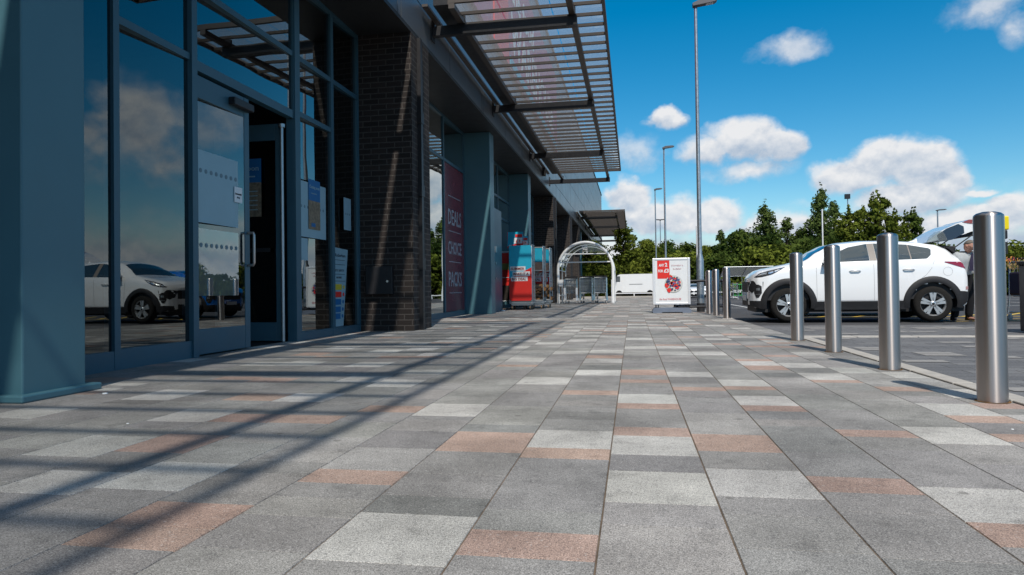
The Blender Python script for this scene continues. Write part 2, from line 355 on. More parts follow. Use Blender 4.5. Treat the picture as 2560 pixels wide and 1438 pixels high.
# ------------------------------------------------------------------ ground
XS = [-6.0, -5.6, -5.2, -4.8, -4.41, -4.02, -3.63, -3.24, -2.86, -2.47, -2.09, -1.71, -1.325, -.925, -.51, -.11, .281, .657, 1.017, 1.37, 1.73, 2.06, 2.33]
FIX = [(3,4.55,4.72,'K'),(3,4.75,4.89,'W'),(3,5.03,5.17,'W'),(4,3.63,4.0,'W'),(4,6.49,6.87,'W'),(5,4.36,4.85,'W'),(6,5.3,5.6,'K'),(7,2.8,3.24,'W'),(7,3.64,4.05,'W'),(7,4.4,4.71,'K'),(7,6.44,6.91,'W'),(7,7.3,7.57,'K'),(8,2.26,2.58,'W'),(8,2.92,3.32,'K'),(8,3.66,3.92,'K'),(8,4.16,4.38,'D'),(8,4.38,4.77,'W'),(9,2.36,2.77,'W'),(9,3.67,3.92,'K'),(9,5.13,5.56,'W'),(9,5.91,6.27,'W'),(10,1.81,2.0,'K'),(10,2.0,2.24,'K'),(10,4.06,4.29,'K'),(10,8.59,8.99,'W'),(11,2.54,2.74,'K'),(11,3.97,4.4,'W'),(11,6.56,6.73,'K'),(11,7.03,7.44,'W'),(11,9.22,9.56,'W'),(11,11.23,11.68,'W'),(12,1.81,2.22,'W'),(12,3.11,3.55,'K'),(12,5.36,5.8,'W'),(12,7.87,8.25,'W'),(12,9.71,10.2,'W'),(13,1.9,2.11,'K'),(13,3.03,3.23,'K'),(13,3.23,3.63,'W'),(13,3.94,4.2,'D'),(13,4.86,5.07,'K'),(13,5.94,6.34,'W'),(13,6.94,7.35,'W'),(13,7.39,7.72,'K'),(13,7.95,8.39,'W'),(13,10.53,10.93,'W'),(14,2.44,2.86,'W'),(14,2.86,3.14,'D'),(14,3.14,3.54,'W'),(14,3.54,3.76,'K'),(14,4.33,4.53,'K'),(14,4.53,4.92,'W'),(14,5.51,5.7,'K'),(14,5.99,6.39,'K'),(14,8.56,8.97,'W'),(14,10.0,10.4,'W'),(15,2.56,2.94,'W'),(15,3.25,3.62,'K'),(15,5.12,5.3,'K'),(15,5.89,6.25,'W'),(15,7.77,8.2,'W'),(16,2.66,2.87,'K'),(16,4.06,4.32,'D'),(16,4.32,4.52,'K'),(16,4.52,4.91,'W'),(16,5.19,5.37,'K'),(16,5.37,5.74,'W'),(16,7.78,8.21,'W'),(16,8.98,9.39,'W'),(17,2.17,2.38,'K'),(17,2.38,2.77,'W'),(17,3.64,3.81,'K'),(17,6.42,6.78,'K'),(17,6.78,7.17,'W'),(18,3.52,3.92,'W'),(18,5.62,5.78,'K'),(18,5.78,6.22,'W'),(19,3.6,3.78,'K'),(19,4.07,4.28,'K'),(19,4.28,4.69,'W'),(19,5.21,5.43,'K'),(19,6.24,6.65,'W')]
SC = {'W': (.475, .46, .43), 'K': (.40, .29, .24), 'G': (.275, .266, .252), 'D': (.238, .232, .222), 'M': (.305, .294, .277)}
def build_stones():
    mb = MB(); Z0, Z1 = -.005, 0.0; g = .0014; bv = .0022
    rnd = random.Random(11)
    for ci in range(len(XS) - 1):
        x0, x1 = XS[ci], XS[ci + 1]
        fixed = sorted([f for f in FIX if f[0] == ci - 1], key=lambda f: f[1])
        segs = []; y = -3.0 + rnd.random() * .2; fi = 0; last = ''
        lim = max([f[2] for f in fixed] + [0])
        while y < 62:
            nxt = fixed[fi] if fi < len(fixed) else None
            if nxt and y >= nxt[1] - .02:
                segs.append((y, nxt[2], nxt[3])); y = nxt[2]; last = nxt[3]; fi += 1; continue
            q = rnd.random()
            if y < lim: t = 'G' if q < .48 else ('M' if q < .90 else 'D')
            else:
                t = 'W' if q < .15 else ('K' if q < .28 else ('G' if q < .6 else ('M' if q < .88 else 'D')))
                if t in 'WK' and last == t: t = 'G'
            L = {'W': .4, 'K': rnd.choice((.2, .2, .4))}.get(t, rnd.choice((.2, .3, .4, .6)))
            e = y + L
            if nxt and e > nxt[1] - .12: e = nxt[1]
            segs.append((y, e, t)); y = e; last = t
        for (a, b, t) in segs:
            c = SC[t]; k = 1 + rnd.uniform(-.07, .07); c = tuple(min(1, v * k + rnd.uniform(-.004, .004)) for v in c)
            far = b > 16
            gg = g * (1 + .5 * rnd.random())
            X0, X1, Y0, Y1 = x0 + gg, x1 - gg, a + gg * .45, b - gg * .45
            if far: mb.face([(X0, Y0, Z1), (X1, Y0, Z1), (X1, Y1, Z1), (X0, Y1, Z1)], 0, False, c)
            else:
                T = [(X0 + bv, Y0 + bv, Z1), (X1 - bv, Y0 + bv, Z1), (X1 - bv, Y1 - bv, Z1), (X0 + bv, Y1 - bv, Z1)]
                B = [(X0, Y0, Z0), (X1, Y0, Z0), (X1, Y1, Z0), (X0, Y1, Z0)]
                mb.face(T, 0, False, c)
                for i in range(4):
                    j = (i + 1) % 4; mb.face([B[i], B[j], T[j], T[i]], 0, False, c)
    return tag(mb.obj('pavement', mat_stone(), fixn=False), kind='structure')
build_stones()
JOINT = mat('joint_sand', (.13, .10, .075), .95, 0, .1, .45, 9)
mb = MB(); mb.box(-6.0, 2.33, -3, 62, -.06, -.0032); tag(mb.obj('paving_bed', JOINT), kind='structure')
ASPH = mat('asphalt', (.062, .062, .066), .9, 0, .3, .18, 1.3, .4, 150)
mb = MB(); mb.face([(-400, -200, -.02), (600, -200, -.02), (600, 900, -.02), (-400, 900, -.02)]); tag(mb.obj('ground', ASPH), kind='structure')
SETT = mat_brick('block_paving', (.115, .116, .122), (.165, .165, .168), (.05, .045, .04), .42, .21, .006, .37, .9, .3)
mb = MB(); mb.box(2.49, 14, -8, 10.45, -.019, -.002); mb.box(2.33, 14, 10.75, 13.6, -.019, -.002); tag(mb.obj('road', SETT), kind='structure')
# a scatter of pale setts in the block paving
mb = MB(); rr = random.Random(5)
done_ = set()
for k in range(150):
    x = 2.6 + rr.random() * 9; y = 3 + rr.random() * 10.3
    if 10.3 < y < 10.9: continue
    x = round(x / .42) * .42 + .05; y = round(y / .21) * .21
    if (x, y) in done_: continue
    done_.add((x, y)); mb.face([(x + .012, y + .012, .002), (x + .40, y + .012, .002), (x + .40, y + .198, .002), (x + .012, y + .198, .002)])
tag(mb.obj('pale_setts', mat('pale_sett', (.27, .26, .25), .9, 0, .2, .2, 30)), kind='structure')
KERB = mat('kerb_stone', (.40, .375, .34), .85, 0, .3, .14, 9, .3, 120)
mb = MB()
for i in range(23): mb.box(2.336, 2.484, -8 + i * .8 + .006, -8 + (i + 1) * .8 - .006, -.05, .012)
for i in range(15): mb.box(2.34 + i * .8 + .006, 2.34 + (i + 1) * .8 - .006, 10.46, 10.74, -.05, .008)
tag(mb.obj('kerb', KERB, bevel=.008), kind='structure')
YEL = mat('yellow_road_paint', (.62, .42, .07), .8, 0, .3, .3, 12)
WPT = mat('white_road_paint', (.6, .6, .58), .8, 0, .3, .25, 12)
mb = MB()
for k in range(7):
    x = 3.4 + k * .8; mb.face([(x, 17.3, -.014), (x + .12, 17.3, -.014), (x + 1.5, 19.2, -.014), (x + 1.38, 19.2, -.014)])
mb.face([(3.2, 17.1, -.010), (9.5, 17.1, -.010), (9.5, 17.22, -.010), (3.2, 17.22, -.010)])
mb.face([(6.2, 15.1, -.012), (11.5, 15.1, -.012), (11.5, 15.2, -.012), (6.2, 15.2, -.012)])
mb.face([(6.4, 15.9, -.012), (11.5, 15.9, -.012), (11.5, 16.0, -.012), (6.4, 16.0, -.012)])
tag(mb.obj('yellow_bay_markings', YEL), kind='structure')
mb = MB()
mb.face([(3.0, 25, -.013), (40, 25, -.013), (40, 25.15, -.013), (3.0, 25.15, -.013)])
for k in range(12): mb.face([(4 + k * 2.6, 25.15, -.013), (4.1 + k * 2.6, 25.15, -.013), (4.1 + k * 2.6, 30, -.013), (4 + k * 2.6, 30, -.013)])
for yy in (34.5, 39.5): mb.face([(3, yy, -.013), (60, yy, -.013), (60, yy + .2, -.013), (3, yy + .2, -.013)])
tag(mb.obj('white_bay_markings', WPT), kind='structure')
GRASS = mat('grass_verge', (.05, .075, .02), .95, 0, .1, .5, 2)
mb = MB(); mb.box(-120, 300, 66, 400, -.3, .05); tag(mb.obj('verge', GRASS), kind='structure')
# tiny litter on the paving near the camera
mb = MB()
for (x, y, s) in [(-3.95, 4.6, .02), (1.9, 3.9, .007), (-4.45, 23.5, .07), (-2.9, 3.55, .008)]:
    mb.lathe([(s, 0), (s * .9, s * .3), (s * .3, s * .4)], (x, y, .0), 7)
tag(mb.obj('litter', PAPER), 'tiny white crumbs and stone chips scattered over the paving', 'litter', kind='stuff')
# ------------------------------------------------------------------ the shop building
BLD = thing('retail_building', 'long dark brick and grey panel shop terrace with glazed entrances and a slatted overhang', 'building')
GX = -5.1; FX = -4.0; SZ = 5.65
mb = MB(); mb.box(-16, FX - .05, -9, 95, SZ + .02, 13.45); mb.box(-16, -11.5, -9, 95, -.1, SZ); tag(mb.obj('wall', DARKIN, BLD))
mb = MB()                                        # cladding slabs
zs = [SZ, 6.35, 7.75, 9.15, 10.55, 11.95, 13.4]
yy = -9.0; cols = []
while yy < 94.9:
    for w in (3.35, 3.35, .2): cols.append((yy, min(yy + w, 95))); yy += w
for (a, b) in cols:
    if b - a < .05: continue
    for i in range(6): mb.box(FX - .05, FX, a + .012, b - .012, zs[i] + .012, zs[i + 1] - .012)
mb.obj('cladding', CLAD, BLD)
mb = MB(); mb.box(-16, FX + .06, -9, 95.1, 13.45, 13.6); mb.obj('roof_edge', BLACK, BLD)
mb = MB(); mb.box(-11.5, FX - .002, -9, 95, SZ - .06, SZ + .015); mb.obj('soffit', SOFF, BLD)
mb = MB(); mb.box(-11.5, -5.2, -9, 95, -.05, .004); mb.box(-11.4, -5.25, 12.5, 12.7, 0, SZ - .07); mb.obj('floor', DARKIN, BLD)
# clad columns
def column(y0, y1, foot=False):
    m_ = MB(); m_.box(-5.35, -4.24, y0, y1, 0, SZ - .06)
    if foot: m_.box(-5.35, -4.18, y0 - .06, y1 + .10, 0, .055)
    return m_.obj('clad_column', TEAL, BLD, bevel=.012)
column(4.17, 4.74, True); column(20.55, 21.15); column(28.4, 29.15); column(58.5, 59.4)
# brick piers
def pier(y0, y1, pipe=None):
    m_ = MB(); m_.box(-5.4, FX, y0, y1, 0, SZ - .06); o = m_.obj('brick_pier', BRICK, BLD)
    if pipe:
        m_ = MB(); m_.box(FX + .003, FX + .075, pipe, pipe + .12, 0, SZ - .06)
        for z in (1.15, 2.55, 3.95): m_.box(FX + .003, FX + .085, pipe - .03, pipe + .15, z, z + .22)
        m_.obj('downpipe', BLACK, o)
    return o
pier(12.24, 13.36, 12.58)
for a, b, p in ((35.6, 37.0, 36.3), (45.3, 47.0, None), (52.6, 54.2, None), (65, 67, None), (74, 76.5, None), (82, 84.5, None), (90, 95, None)): pier(a, b, p)
# glazed fronts
PT = radians(-3.3)
def pane_into(m_, y0, y1, z0, z1, x=GX - .03):
    yc = (y0 + y1) / 2; s = max(sin(PT), -.075 / (y1 - y0))
    for dx in (0, -.026):
        m_.face([(x + dx + (y0 - yc) * -s, y0, z0), (x + dx + (y1 - yc) * -s, y1, z0), (x + dx + (y1 - yc) * -s, y1, z1), (x + dx + (y0 - yc) * -s, y0, z1)])
        break
def window(name, y0, y1, z0, z1, frame=.07, depth=.10, foot=.17, head=.07, transoms=(), mull=(), fm=TEALD, x=GX):
    """frame part and its panes; mull / transoms split it"""
    m_ = MB(); X0, X1 = x - depth / 2, x + depth / 2
    m_.box(X0, X1, y0, y0 + frame, z0, z1); m_.box(X0, X1, y1 - frame, y1, z0, z1)
    ys = [y0] + [m for m in mull] + [y1]
    m_.box(X0 + .004, X1 - .004, y0 + frame, y1 - frame, z0, z0 + foot); m_.box(X0 + .004, X1 - .004, y0 + frame, y1 - frame, z1 - head, z1)
    for q in mull: m_.box(X0 - .002, X1 - .002, q - frame / 2, q + frame / 2, z0 + foot, z1 - head)
    edges = [y0 + frame] + [v for q in mull for v in (q - frame / 2, q + frame / 2)] + [y1 - frame]
    for q in transoms:
        for i in range(0, len(edges), 2): m_.box(X0 + .006, X1 - .006, edges[i], edges[i + 1], q - .04, q + .04)
    o = m_.obj('window', fm, BLD)
    zl = [z0 + foot] + [v for q in transoms for v in (q - .04, q + .04)] + [z1 - head]
    p_ = MB()
    for i in range(0, len(edges), 2):
        for j in range(0, len(zl), 2): pane_into(p_, edges[i], edges[i + 1], zl[j], zl[j + 1], x - .01)
    p_.obj('glass_pane', PANE, o, fixn=False)
    return o
TOP = SZ - .06
window('a', 4.74, 6.08, 0, TOP, .08, .12, .19)
window('b', 6.0801, 7.21, 0, TOP, .001, .12, .2, transoms=(3.52, 4.39))
m_ = MB(); m_.box(GX - .07, GX + .08, 7.211, 7.312, 0, TOP); m_.box(GX - .07, GX + .08, 9.70, 9.86, 0, TOP); m_.obj('mullion', TEALD, BLD)
window('over', 7.313, 9.699, 3.40, TOP, .02, .12, .12, transoms=(4.39,))
window('c', 9.861, 11.04, 0, TOP, .02, .12, .13, transoms=(3.52, 4.39))
window('d', 11.0405, 12.235, 0, TOP, .085, .12, .13, transoms=(4.39,))
# doors
def door(y0, y1, z0=.02, z1=3.36):
    m_ = MB(); X0, X1 = -.035, .035; L = y1 - y0
    m_.box(X0, X1, 0, .03, z0, z1); m_.box(X0, X1, L - .12, L, z0, z1)
    m_.box(X0 + .003, X1 - .003, .03, L - .12, z0, z0 + .30); m_.box(X0 + .003, X1 - .003, .03, L - .12, z1 - .27, z1)
    return m_, L
m_, L = door(7.32, 8.48); D1 = m_.obj('door', TEALD, BLD, loc=(GX + .0, 7.33, 0), bevel=.006)
p_ = MB(); s = sin(PT); p_.face([(-.028, .03, .32), (.028, L - .12, .32), (.028, L - .12, 3.09), (-.028, .03, 3.09)]); p_.obj('glass_pane', PANE, D1, fixn=False)
p_ = MB(); yh = L - .06
p_.tube([(.035, yh, 1.12), (.12, yh, 1.12), (.13, yh, 1.15), (.13, yh, 1.52), (.12, yh, 1.55), (.035, yh, 1.55)], .019, 10); p_.obj('door_handle', STEEL, D1)
p_ = MB(); p_.box(.036, .13, L - .48, L - .02, 3.17, 3.27); p_.obj('door_sensor', BLACK, D1, bevel=.012)
# second leaf swung inwards
m_ = MB(); m_.box(-1.15, -1.05, 9.56, 9.62, .02, 3.30); m_.box(-.13, -.02, 9.56, 9.62, .02, 3.30); m_.box(-1.05, -.13, 9.563, 9.617, .02, .30); m_.box(-1.05, -.13, 9.563, 9.617, 3.05, 3.30)
D2 = m_.obj('door', TEALD, BLD, loc=(GX - .05, 0, 0), bevel=.006)
p_ = MB(); p_.face([(-1.05, 9.59, .30), (-.13, 9.59, .30), (-.13, 9.59, 3.05), (-1.05, 9.59, 3.05)]); p_.obj('glass_pane', PANE, D2, fixn=False)
p_ = MB(); p_.box(-1.0, -.2, 9.50, 9.53, 1.36, 1.42); p_.obj('push_bar', PLAST, D2)
p_ = MB(); p_.tube([(.012, 9.50, .02), (.012, 9.50, 3.22)], .024, 14); p_.lathe([(.05, 3.22), (.05, 3.27)], (.012, 9.50, 0), 14); p_.obj('pivot_post', GALV, D2)
# far bays
window('e', 13.361, 20.545, 0, TOP, .09, .12, .14, transoms=(4.36,), mull=(15.4, 18.2))
window('f', 21.16, 28.395, 0, TOP, .09, .12, .12, transoms=(3.55, 4.34), mull=(23.6, 25.9))
for a, b in ((29.16, 35.59), (37.01, 45.29), (47.01, 52.59), (54.21, 58.49), (59.41, 64.99), (67.01, 73.99), (76.51, 81.99), (84.51, 89.99)):
    window('g', a, b, 0, TOP, .12, .12, .14, transoms=(3.6,), mull=((a + b) / 2,))
m_ = MB(); m_.box(GX + .07, -4.52, 21.16, 23.8, 0, 3.5); SP = m_.obj('service_door', TEALD, BLD, bevel=.01)
m_ = MB(); m_.box(-4.517, -4.48, 22.5, 22.75, 2.0, 2.2); m_.obj('keypad', GALV, SP)
for z in (1.6, 1.1): m_ = MB(); m_.box(-4.517, -4.49, 22.6, 22.68, z, z + .06); m_.obj('lock', GALV, SP)
m_ = MB(); m_.box(FX + .001, FX + .16, 31.2, 31.45, 5.95, 6.35); m_.obj('alarm_box', BLACK, BLD, bevel=.02)
# canopies: beams fixed to the wall, two rails, slats with glass over them
def canopy(y0, y1, beams, sp, xin=-3.45, xout=-.47, z=6.33):
    m_ = MB()
    for x in (-3.36, -1.10): m_.box(x - .06, x + .06, y0 - .05, beams[-1] + .1, z - .03 - .10, z - .03)
    m_.box(xout - .03, xout + .03, y0, y1, z - .03, z + .10); m_.box(xin, xin + .03, y0, y1, z - .03, z + .10); m_.box(FX + .03, -3.85, y0, y1, z - .03, z + .02)
    for y in (y0, y1): m_.box(xin + .03, xout - .03, y - .035, y + .035, z - .02, z + .09)
    fr = m_.obj('canopy', SLAT, BLD)
    q = MB(); q.box(-3.74, xin - .002, y0, y1, z - .028, z + .10); q.obj('gutter', BLACK, fr)
    for b in beams:
        q = MB(); q.box(FX + .002, -1.0, b - .07, b + .07, z - .34, z - .14)
        for x in (-3.36, -1.10): q.box(x - .09, x + .09, b - .09, b + .09, z - .14, z - .128); q.box(x - .07, x + .07, b - .03, b + .03, z - .34 + .2, z + .05)
        q.box(FX + .002, FX + .03, b - .12, b + .12, z - .44, z + .0)
        q.obj('beam', BLACK, fr, bevel=.006)
    q = MB(); y = y0 + sp
    while y < y1 - .1:
        q.box(xin + .03, xout - .03, y - .028, y + .028, z - .03, z + .03); y += sp
    q.obj('slats', SLAT, fr)
    q = MB(); n = max(1, round((y1 - y0) / 1.7)); 
    for i in range(n):
        a, b = y0 + (y1 - y0) * i / n + .01, y0 + (y1 - y0) * (i + 1) / n - .01
        for (xa, xb) in ((xin + .035, -2.52), (-2.50, -1.52), (-1.50, xout - .035)): q.face([(xa, a, z + .045), (xb, a, z + .045), (xb, b, z + .045), (xa, b, z + .045)])
    q.obj('roof_glass', CANG, fr, fixn=False)
canopy(-5.5, 11.1, (-4.2, 1.2, 4.5, 10.3), .67)
canopy(12.85, 33.0, (13.65, 19.9, 27.3, 34.1), .56)
canopy(50.2, 74.0, (52.3, 60.5, 70.5, 78.5), .6)

# ------------------------------------------------------------------ things on the building
def quadbox(m_, axis_x, y0, y1, z0, z1, t=.003, m=0): m_.box(axis_x, axis_x + t, y0, y1, z0, z1, m)
XP = GX + .01
# posters are on the inside and outside of the glass
m_ = MB(); X = GX + .034
quadbox(m_, X, 7.37, 8.21, 1.60, 2.47); DOT = mat('film_dots', (.12, .19, .23), .5)
for k in range(8): m_.lathe([(.028, 0), (.028, .002)], (X + .004, 7.42 + k * .105, 2.225), 12, 1, 'x')
quadbox(m_, X + .002, 7.98, 8.10, 1.74, 2.10, .002, 1) if False else None
tag(m_.obj('window_sheet', [FILM, DOT]), 'large pale blue sheet with a row of grey dots, upper half of the closed door', 'window sheet')
m_ = MB(); quadbox(m_, X, 7.37, 8.21, .72, 1.53)
for k in range(8): m_.lathe([(.028, 0), (.028, .002)], (X + .004, 7.42 + k * .105, 1.33), 12, 1, 'x')
tag(m_.obj('window_sheet', [glass('thin_film', (.55, .62, .66), 1.5, 3.0, 0, .42), DOT]), 'see-through pale sheet with dots on the lower half of the door, reflecting the cars', 'window sheet')
m_ = MB(); quadbox(m_, X + .012, 8.11, 8.29, 1.93, 2.13)
put_text(m_, 'Automatic', (X + .017, 8.125, 2.03), (0, 1, 0), (0, 0, 1), .034, 1, .15, .001); put_text(m_, 'door', (X + .017, 8.165, 1.985), (0, 1, 0), (0, 0, 1), .034, 1, .07, .001)
INK = mat('ink', (.03, .03, .035), .7)
tag(m_.obj('door_notice', [PAPER, INK]), 'small white notice reading Automatic door beside the door handle', 'notice')
X = GX + .03
m_ = MB(); quadbox(m_, X, 9.90, 10.83, 1.62, 2.5)
for k in range(8): m_.lathe([(.024, 0), (.024, .002)], (X + .004, 9.96 + k * .11, 2.1), 12, 1, 'x')
tag(m_.obj('window_sheet', [FILM, DOT]), 'pale sheet on the pane right of the doorway, behind the blue poster', 'window sheet')
m_ = MB(); quadbox(m_, X, 9.90, 10.17, 1.25, 1.6); tag(m_.obj('window_sheet', [FILM]), 'small pale sheet low on the pane right of the doorway', 'window sheet')
m_ = MB(); quadbox(m_, X, 11.57, 11.88, 1.86, 2.44)
for k in range(3): m_.lathe([(.02, 0), (.02, .002)], (X + .004, 11.65 + k * .08, 2.15), 12, 1, 'x')
tag(m_.obj('window_sheet', [FILM, DOT]), 'narrow pale sheet on the last pane before the brick pier', 'window sheet')
STREET = mat('sepia_print', (.20, .15, .10), .6, 0, .4, .5, 22)
m_ = MB(); X = GX + .04
quadbox(m_, X, 10.19, 10.6, 2.22, 2.56); quadbox(m_, X, 10.19, 10.6, 1.76, 2.22, .003, 1)
put_text(m_, 'Coming soon', (X + .004, 10.22, 2.42), (0, 1, 0), (0, 0, 1), .07, 2, .35, .001)
put_text(m_, 'a new store', (X + .004, 10.28, 2.33), (0, 1, 0), (0, 0, 1), .04, 2, .2); m_.box(X + .003, X + .005, 10.28, 10.42, 1.80, 1.86, 0)
tag(m_.obj('coming_soon_poster', [DBLUE, STREET, FILM]), 'blue Coming soon poster with a sepia picture on the pane right of the doorway', 'poster')
m_ = MB(); Y_ = 9.54
m_.box(-6.1, -5.50, Y_, Y_ + .004, 2.42, 2.78); m_.box(-6.1, -5.50, Y_, Y_ + .004, 1.90, 2.42, 1)
put_text(m_, 'soon', (-5.78, Y_ - .003, 2.60), (1, 0, 0), (0, 0, 1), .11, 2, .24, .001); m_.box(-5.8, -5.6, Y_ - .003, Y_, 2.50, 2.52, 2)
for k in range(5): m_.box(-6.02, -5.56, Y_ - .002, Y_, 2.0 + k * .07, 2.012 + k * .07, 2)
tag(m_.obj('coming_soon_poster', [DBLUE, STREET, FILM]), 'dim blue poster ending in soon on the open inner door leaf', 'poster')
m_ = MB(); m_.box(-6.46, -6.36, 10.2, 10.24, .05, 3.0, 0, Matrix.Rotation(radians(-17), 3, 'Y'))
tag(m_.obj('timber_plank', WOOD), 'pale timber plank leaning in the dark doorway behind the inner leaf', 'plank')
# site safety board leaning inside the last pane
m_ = MB(); X = GX + .03
def brd(y0, y1, z0, z1, m, t=.004): m_.box(X + .004, X + .004 + t, y0, y1, z0, z1, m)
m_.prism([(11.13, .14), (11.50, .14), (11.72, 1.5), (11.13, 1.52)], X, X + .004, 0, 'yz')
put_text(m_, 'Rotherham', (X + .006, 11.18, 1.36), (0, 1, 0), (0, 0, 1), .08, 1, .42); put_text(m_, 'SITE SAFETY', (X + .006, 11.16, 1.10), (0, 1, 0), (0, 0, 1), .06, 1, .38)
put_text(m_, 'NO ENTRY', (X + .006, 11.22, .98), (0, 1, 0), (0, 0, 1), .05, 1, .22)
for k, z in enumerate((1.30, 1.22, 1.05, .93)): brd(11.17, 11.58, z, z + .008, 1, .002)
for (z, c) in ((.78, 2), (.65, 3), (.52, 4), (.39, 4), (.27, 4)): brd(11.16, 11.44 - (.78 - z) * .12, z, z + .10, c, .002); m_.lathe([(.035, 0), (.035, .003)], (X + .004, 11.53 - (.78 - z) * .14, z + .05), 12, c, 'x')
tag(m_.obj('safety_board', [FILM, INK, mat('yellow_print', (.55, .42, .03), .5), RED, DBLUE]), 'tall white safety board with yellow, red and blue panels leaning inside the last pane', 'sign')
# meter box
t = thing('meter_box', 'square black metal meter box on the face of the brick pier', 'box', (0, 0, 0))
m_ = MB(); m_.box(-4.90, -4.38, 12.13, 12.238, .69, 1.21); m_.obj('case', BLACK, t, bevel=.008)
m_ = MB(); m_.lathe([(.022, 0), (.022, .012)], (-4.47, 12.116, .93), 16, 0, 'y'); m_.obj('lock', CHROME, t)
# window poster DEALS CHOICE PACKS
m_ = MB(); X = GX + .03
PKT = mat('faded_print', (.34, .36, .40), .4)
quadbox(m_, X, 18.26, 20.44, .15, 4.31)
for (s_, z, h) in (('DEALS', 2.62, .62), ('CHOICE', 1.78, .52), ('PACKS', .86, .6)):
    put_text(m_, s_, (X + .006, 18.62, z), (0, 1, 0), (0, 0, 1), h, 1, 1.5, .006)
for z in (3.42, 2.42, 1.55, .66): m_.box(X + .003, X + .006, 18.7, 20.1, z, z + .02, 1)
tag(m_.obj('window_poster', [MAROON, PKT]), 'tall maroon window poster with faded words DEALS CHOICE PACKS', 'poster')
# shop sign high on the wall, seen through the canopy glass
t = thing('shop_sign', 'big pink and red sign with white lettering high on the wall above the canopy', 'sign')
m_ = MB(); m_.box(FX + .02, FX + .12, 16.0, 37.0, 8.1, 12.2); m_.obj('sign_panel', MAGENTA, t)
m_ = MB(); m_.box(FX + .125, FX + .15, 19.6, 22.0, 8.1, 12.2); m_.obj('red_block', mat('vivid_red', (.85, .02, .012), .4), t)
m_ = MB(); put_text(m_, 'the food', (FX + .13, 22.6, 10.6), (0, 1, 0), (0, 0, 1), 1.3, 0, 5.5, .03); put_text(m_, 'WAREHOUSE', (FX + .13, 22.6, 8.8), (0, 1, 0), (0, 0, 1), 2.0, 0, 12.5, .05)
m_.obj('lettering', WHITE, t)
m_ = MB(); m_.box(FX + .125, FX + .15, 22.3, 36.6, 8.2, 8.5); m_.obj('blue_strip', BLUEP, t)

# ------------------------------------------------------------------ bollards
def make_bollard(label):
    m_ = MB(); r = .084
    m_.lathe([(r, -.02), (r, 1.165), (r * .97, 1.178), (r * .8, 1.19), (r * .45, 1.199), (.001, 1.202)], (0, 0, 0), 40)
    o = m_.obj('bollard', STEEL); return tag(o, label, 'bollard', 'steel bollards along the kerb')
by = [4.80, 6.52, 8.19, 9.90, 16.73, 18.38, 19.65, 25.2, 27.2]
bx = [2.23, 2.22, 2.21, 2.21, 2.18, 2.13, 2.09, 1.72, 2.02]
bl = ['nearest and largest steel bollard, hiding the tailgate of the white car', 'second steel bollard from the camera, in front of the rear door of the white car',
      'third steel bollard from the camera, in front of the wing mirror of the white car', 'fourth steel bollard from the camera, in front of the front wheel of the white car',
      'right one of the three far steel bollards just left of the white car nose', 'middle one of the three far steel bollards right of the lamp post',
      'left one of the three far steel bollards right of the lamp post', 'farthest steel bollard, right beside the advertising board', 'far steel bollard just left of the thick lamp post base']
B0 = make_bollard(bl[0]); B0.location = (bx[0], by[0], 0)
RUST = mat('rust_stain', (.20, .11, .045), .95, 0, .1, .5, 30)
for i in range(1, len(by)):
    c = B0.copy(); COL.objects.link(c); c.location = (bx[i], by[i], 0); c['label'] = bl[i]; c.rotation_euler = (0, 0, i)
m_ = MB()
for i in range(4): m_.lathe([(.098, .0035), (.08, .004)], (bx[i], by[i], 0), 20, caps=False)
tag(m_.obj('rust_ring', RUST), kind='structure')

# ------------------------------------------------------------------ street lamps
def make_lamp(label, H=9.1, double=False):
    t = thing('street_lamp', label, 'street lamp', group='tall galvanised car park lamps')
    m_ = MB(); m_.tube([(0, 0, 0), (0, 0, .26)], .115, 18); m_.obj('base_sleeve', PLAST, t)
    m_ = MB(); m_.tube([(0, 0, .26), (0, 0, 1.55), (0, 0, 1.72), (0, 0, 1.74), (0, 0, H)], [.108, .108, .068, .066, .045], 20); m_.obj('pole', GALV, t)
    for sgn in ((1, -1) if double else (1,)):
        m_ = MB(); m_.tube([(0, 0, H - .02), (0, 0, H + .10)], .05, 12); m_.prism([(-.08 * sgn, H + .04), (.55 * sgn, H + .12), (.62 * sgn, H + .17), (.5 * sgn, H + .215), (.1 * sgn, H + .20), (-.09 * sgn, H + .12)], -.11, .11)
        h = m_.obj('lamp_head', mat('lamp_grey', (.10, .10, .11), .5), t, bevel=.015)
        m_ = MB(); m_.prism([(.3 * sgn, H + .076), (.52 * sgn, H + .106), (.52 * sgn, H + .112), (.3 * sgn, H + .086)], -.07, .07); m_.obj('led_panel', PAPER, h)
    return t
L0 = make_lamp('nearest and tallest lamp post rising beside the advertising board'); L0.location = (2.0, 21.1, 0)
dup(L0, (2.02, 42.5, 0), 0, 'second lamp post of the row, halfway to the trees'); dup(L0, (2.07, 60.5, 0), 0, 'third lamp post of the row, shortest of those with one head')
LD = make_lamp('small far lamp post with two heads, between the second and third posts', 8.9, True); LD.location = (3.5, 86, 0)
dup(L0, (24.6, 61, 0), 0, 'far lamp post with a long arm above the open tailgate', (1.1, 1, .73)); dup(L0, (28.3, 76, 0), 0, 'far lamp post at the right edge of the trees', (1, 1, .73))
m_ = MB(); m_.tube([(15.5, 60, 0), (15.5, 60, 7.0)], .06, 8); tag(m_.obj('flag_pole', WHITE), 'slim white pole without a head among the trees behind the bonnet', 'pole')
m_ = MB(); m_.tube([(4.12, 45, 0), (4.12, 45, 4.6)], .075, 10); tag(m_.obj('flag_pole', WHITE), 'slim white pole half hidden behind the nearest lamp post', 'pole')
t = thing('camera_mast', 'thin mast with a small square camera above the trees', 'camera mast', (20.4, 70, 0))
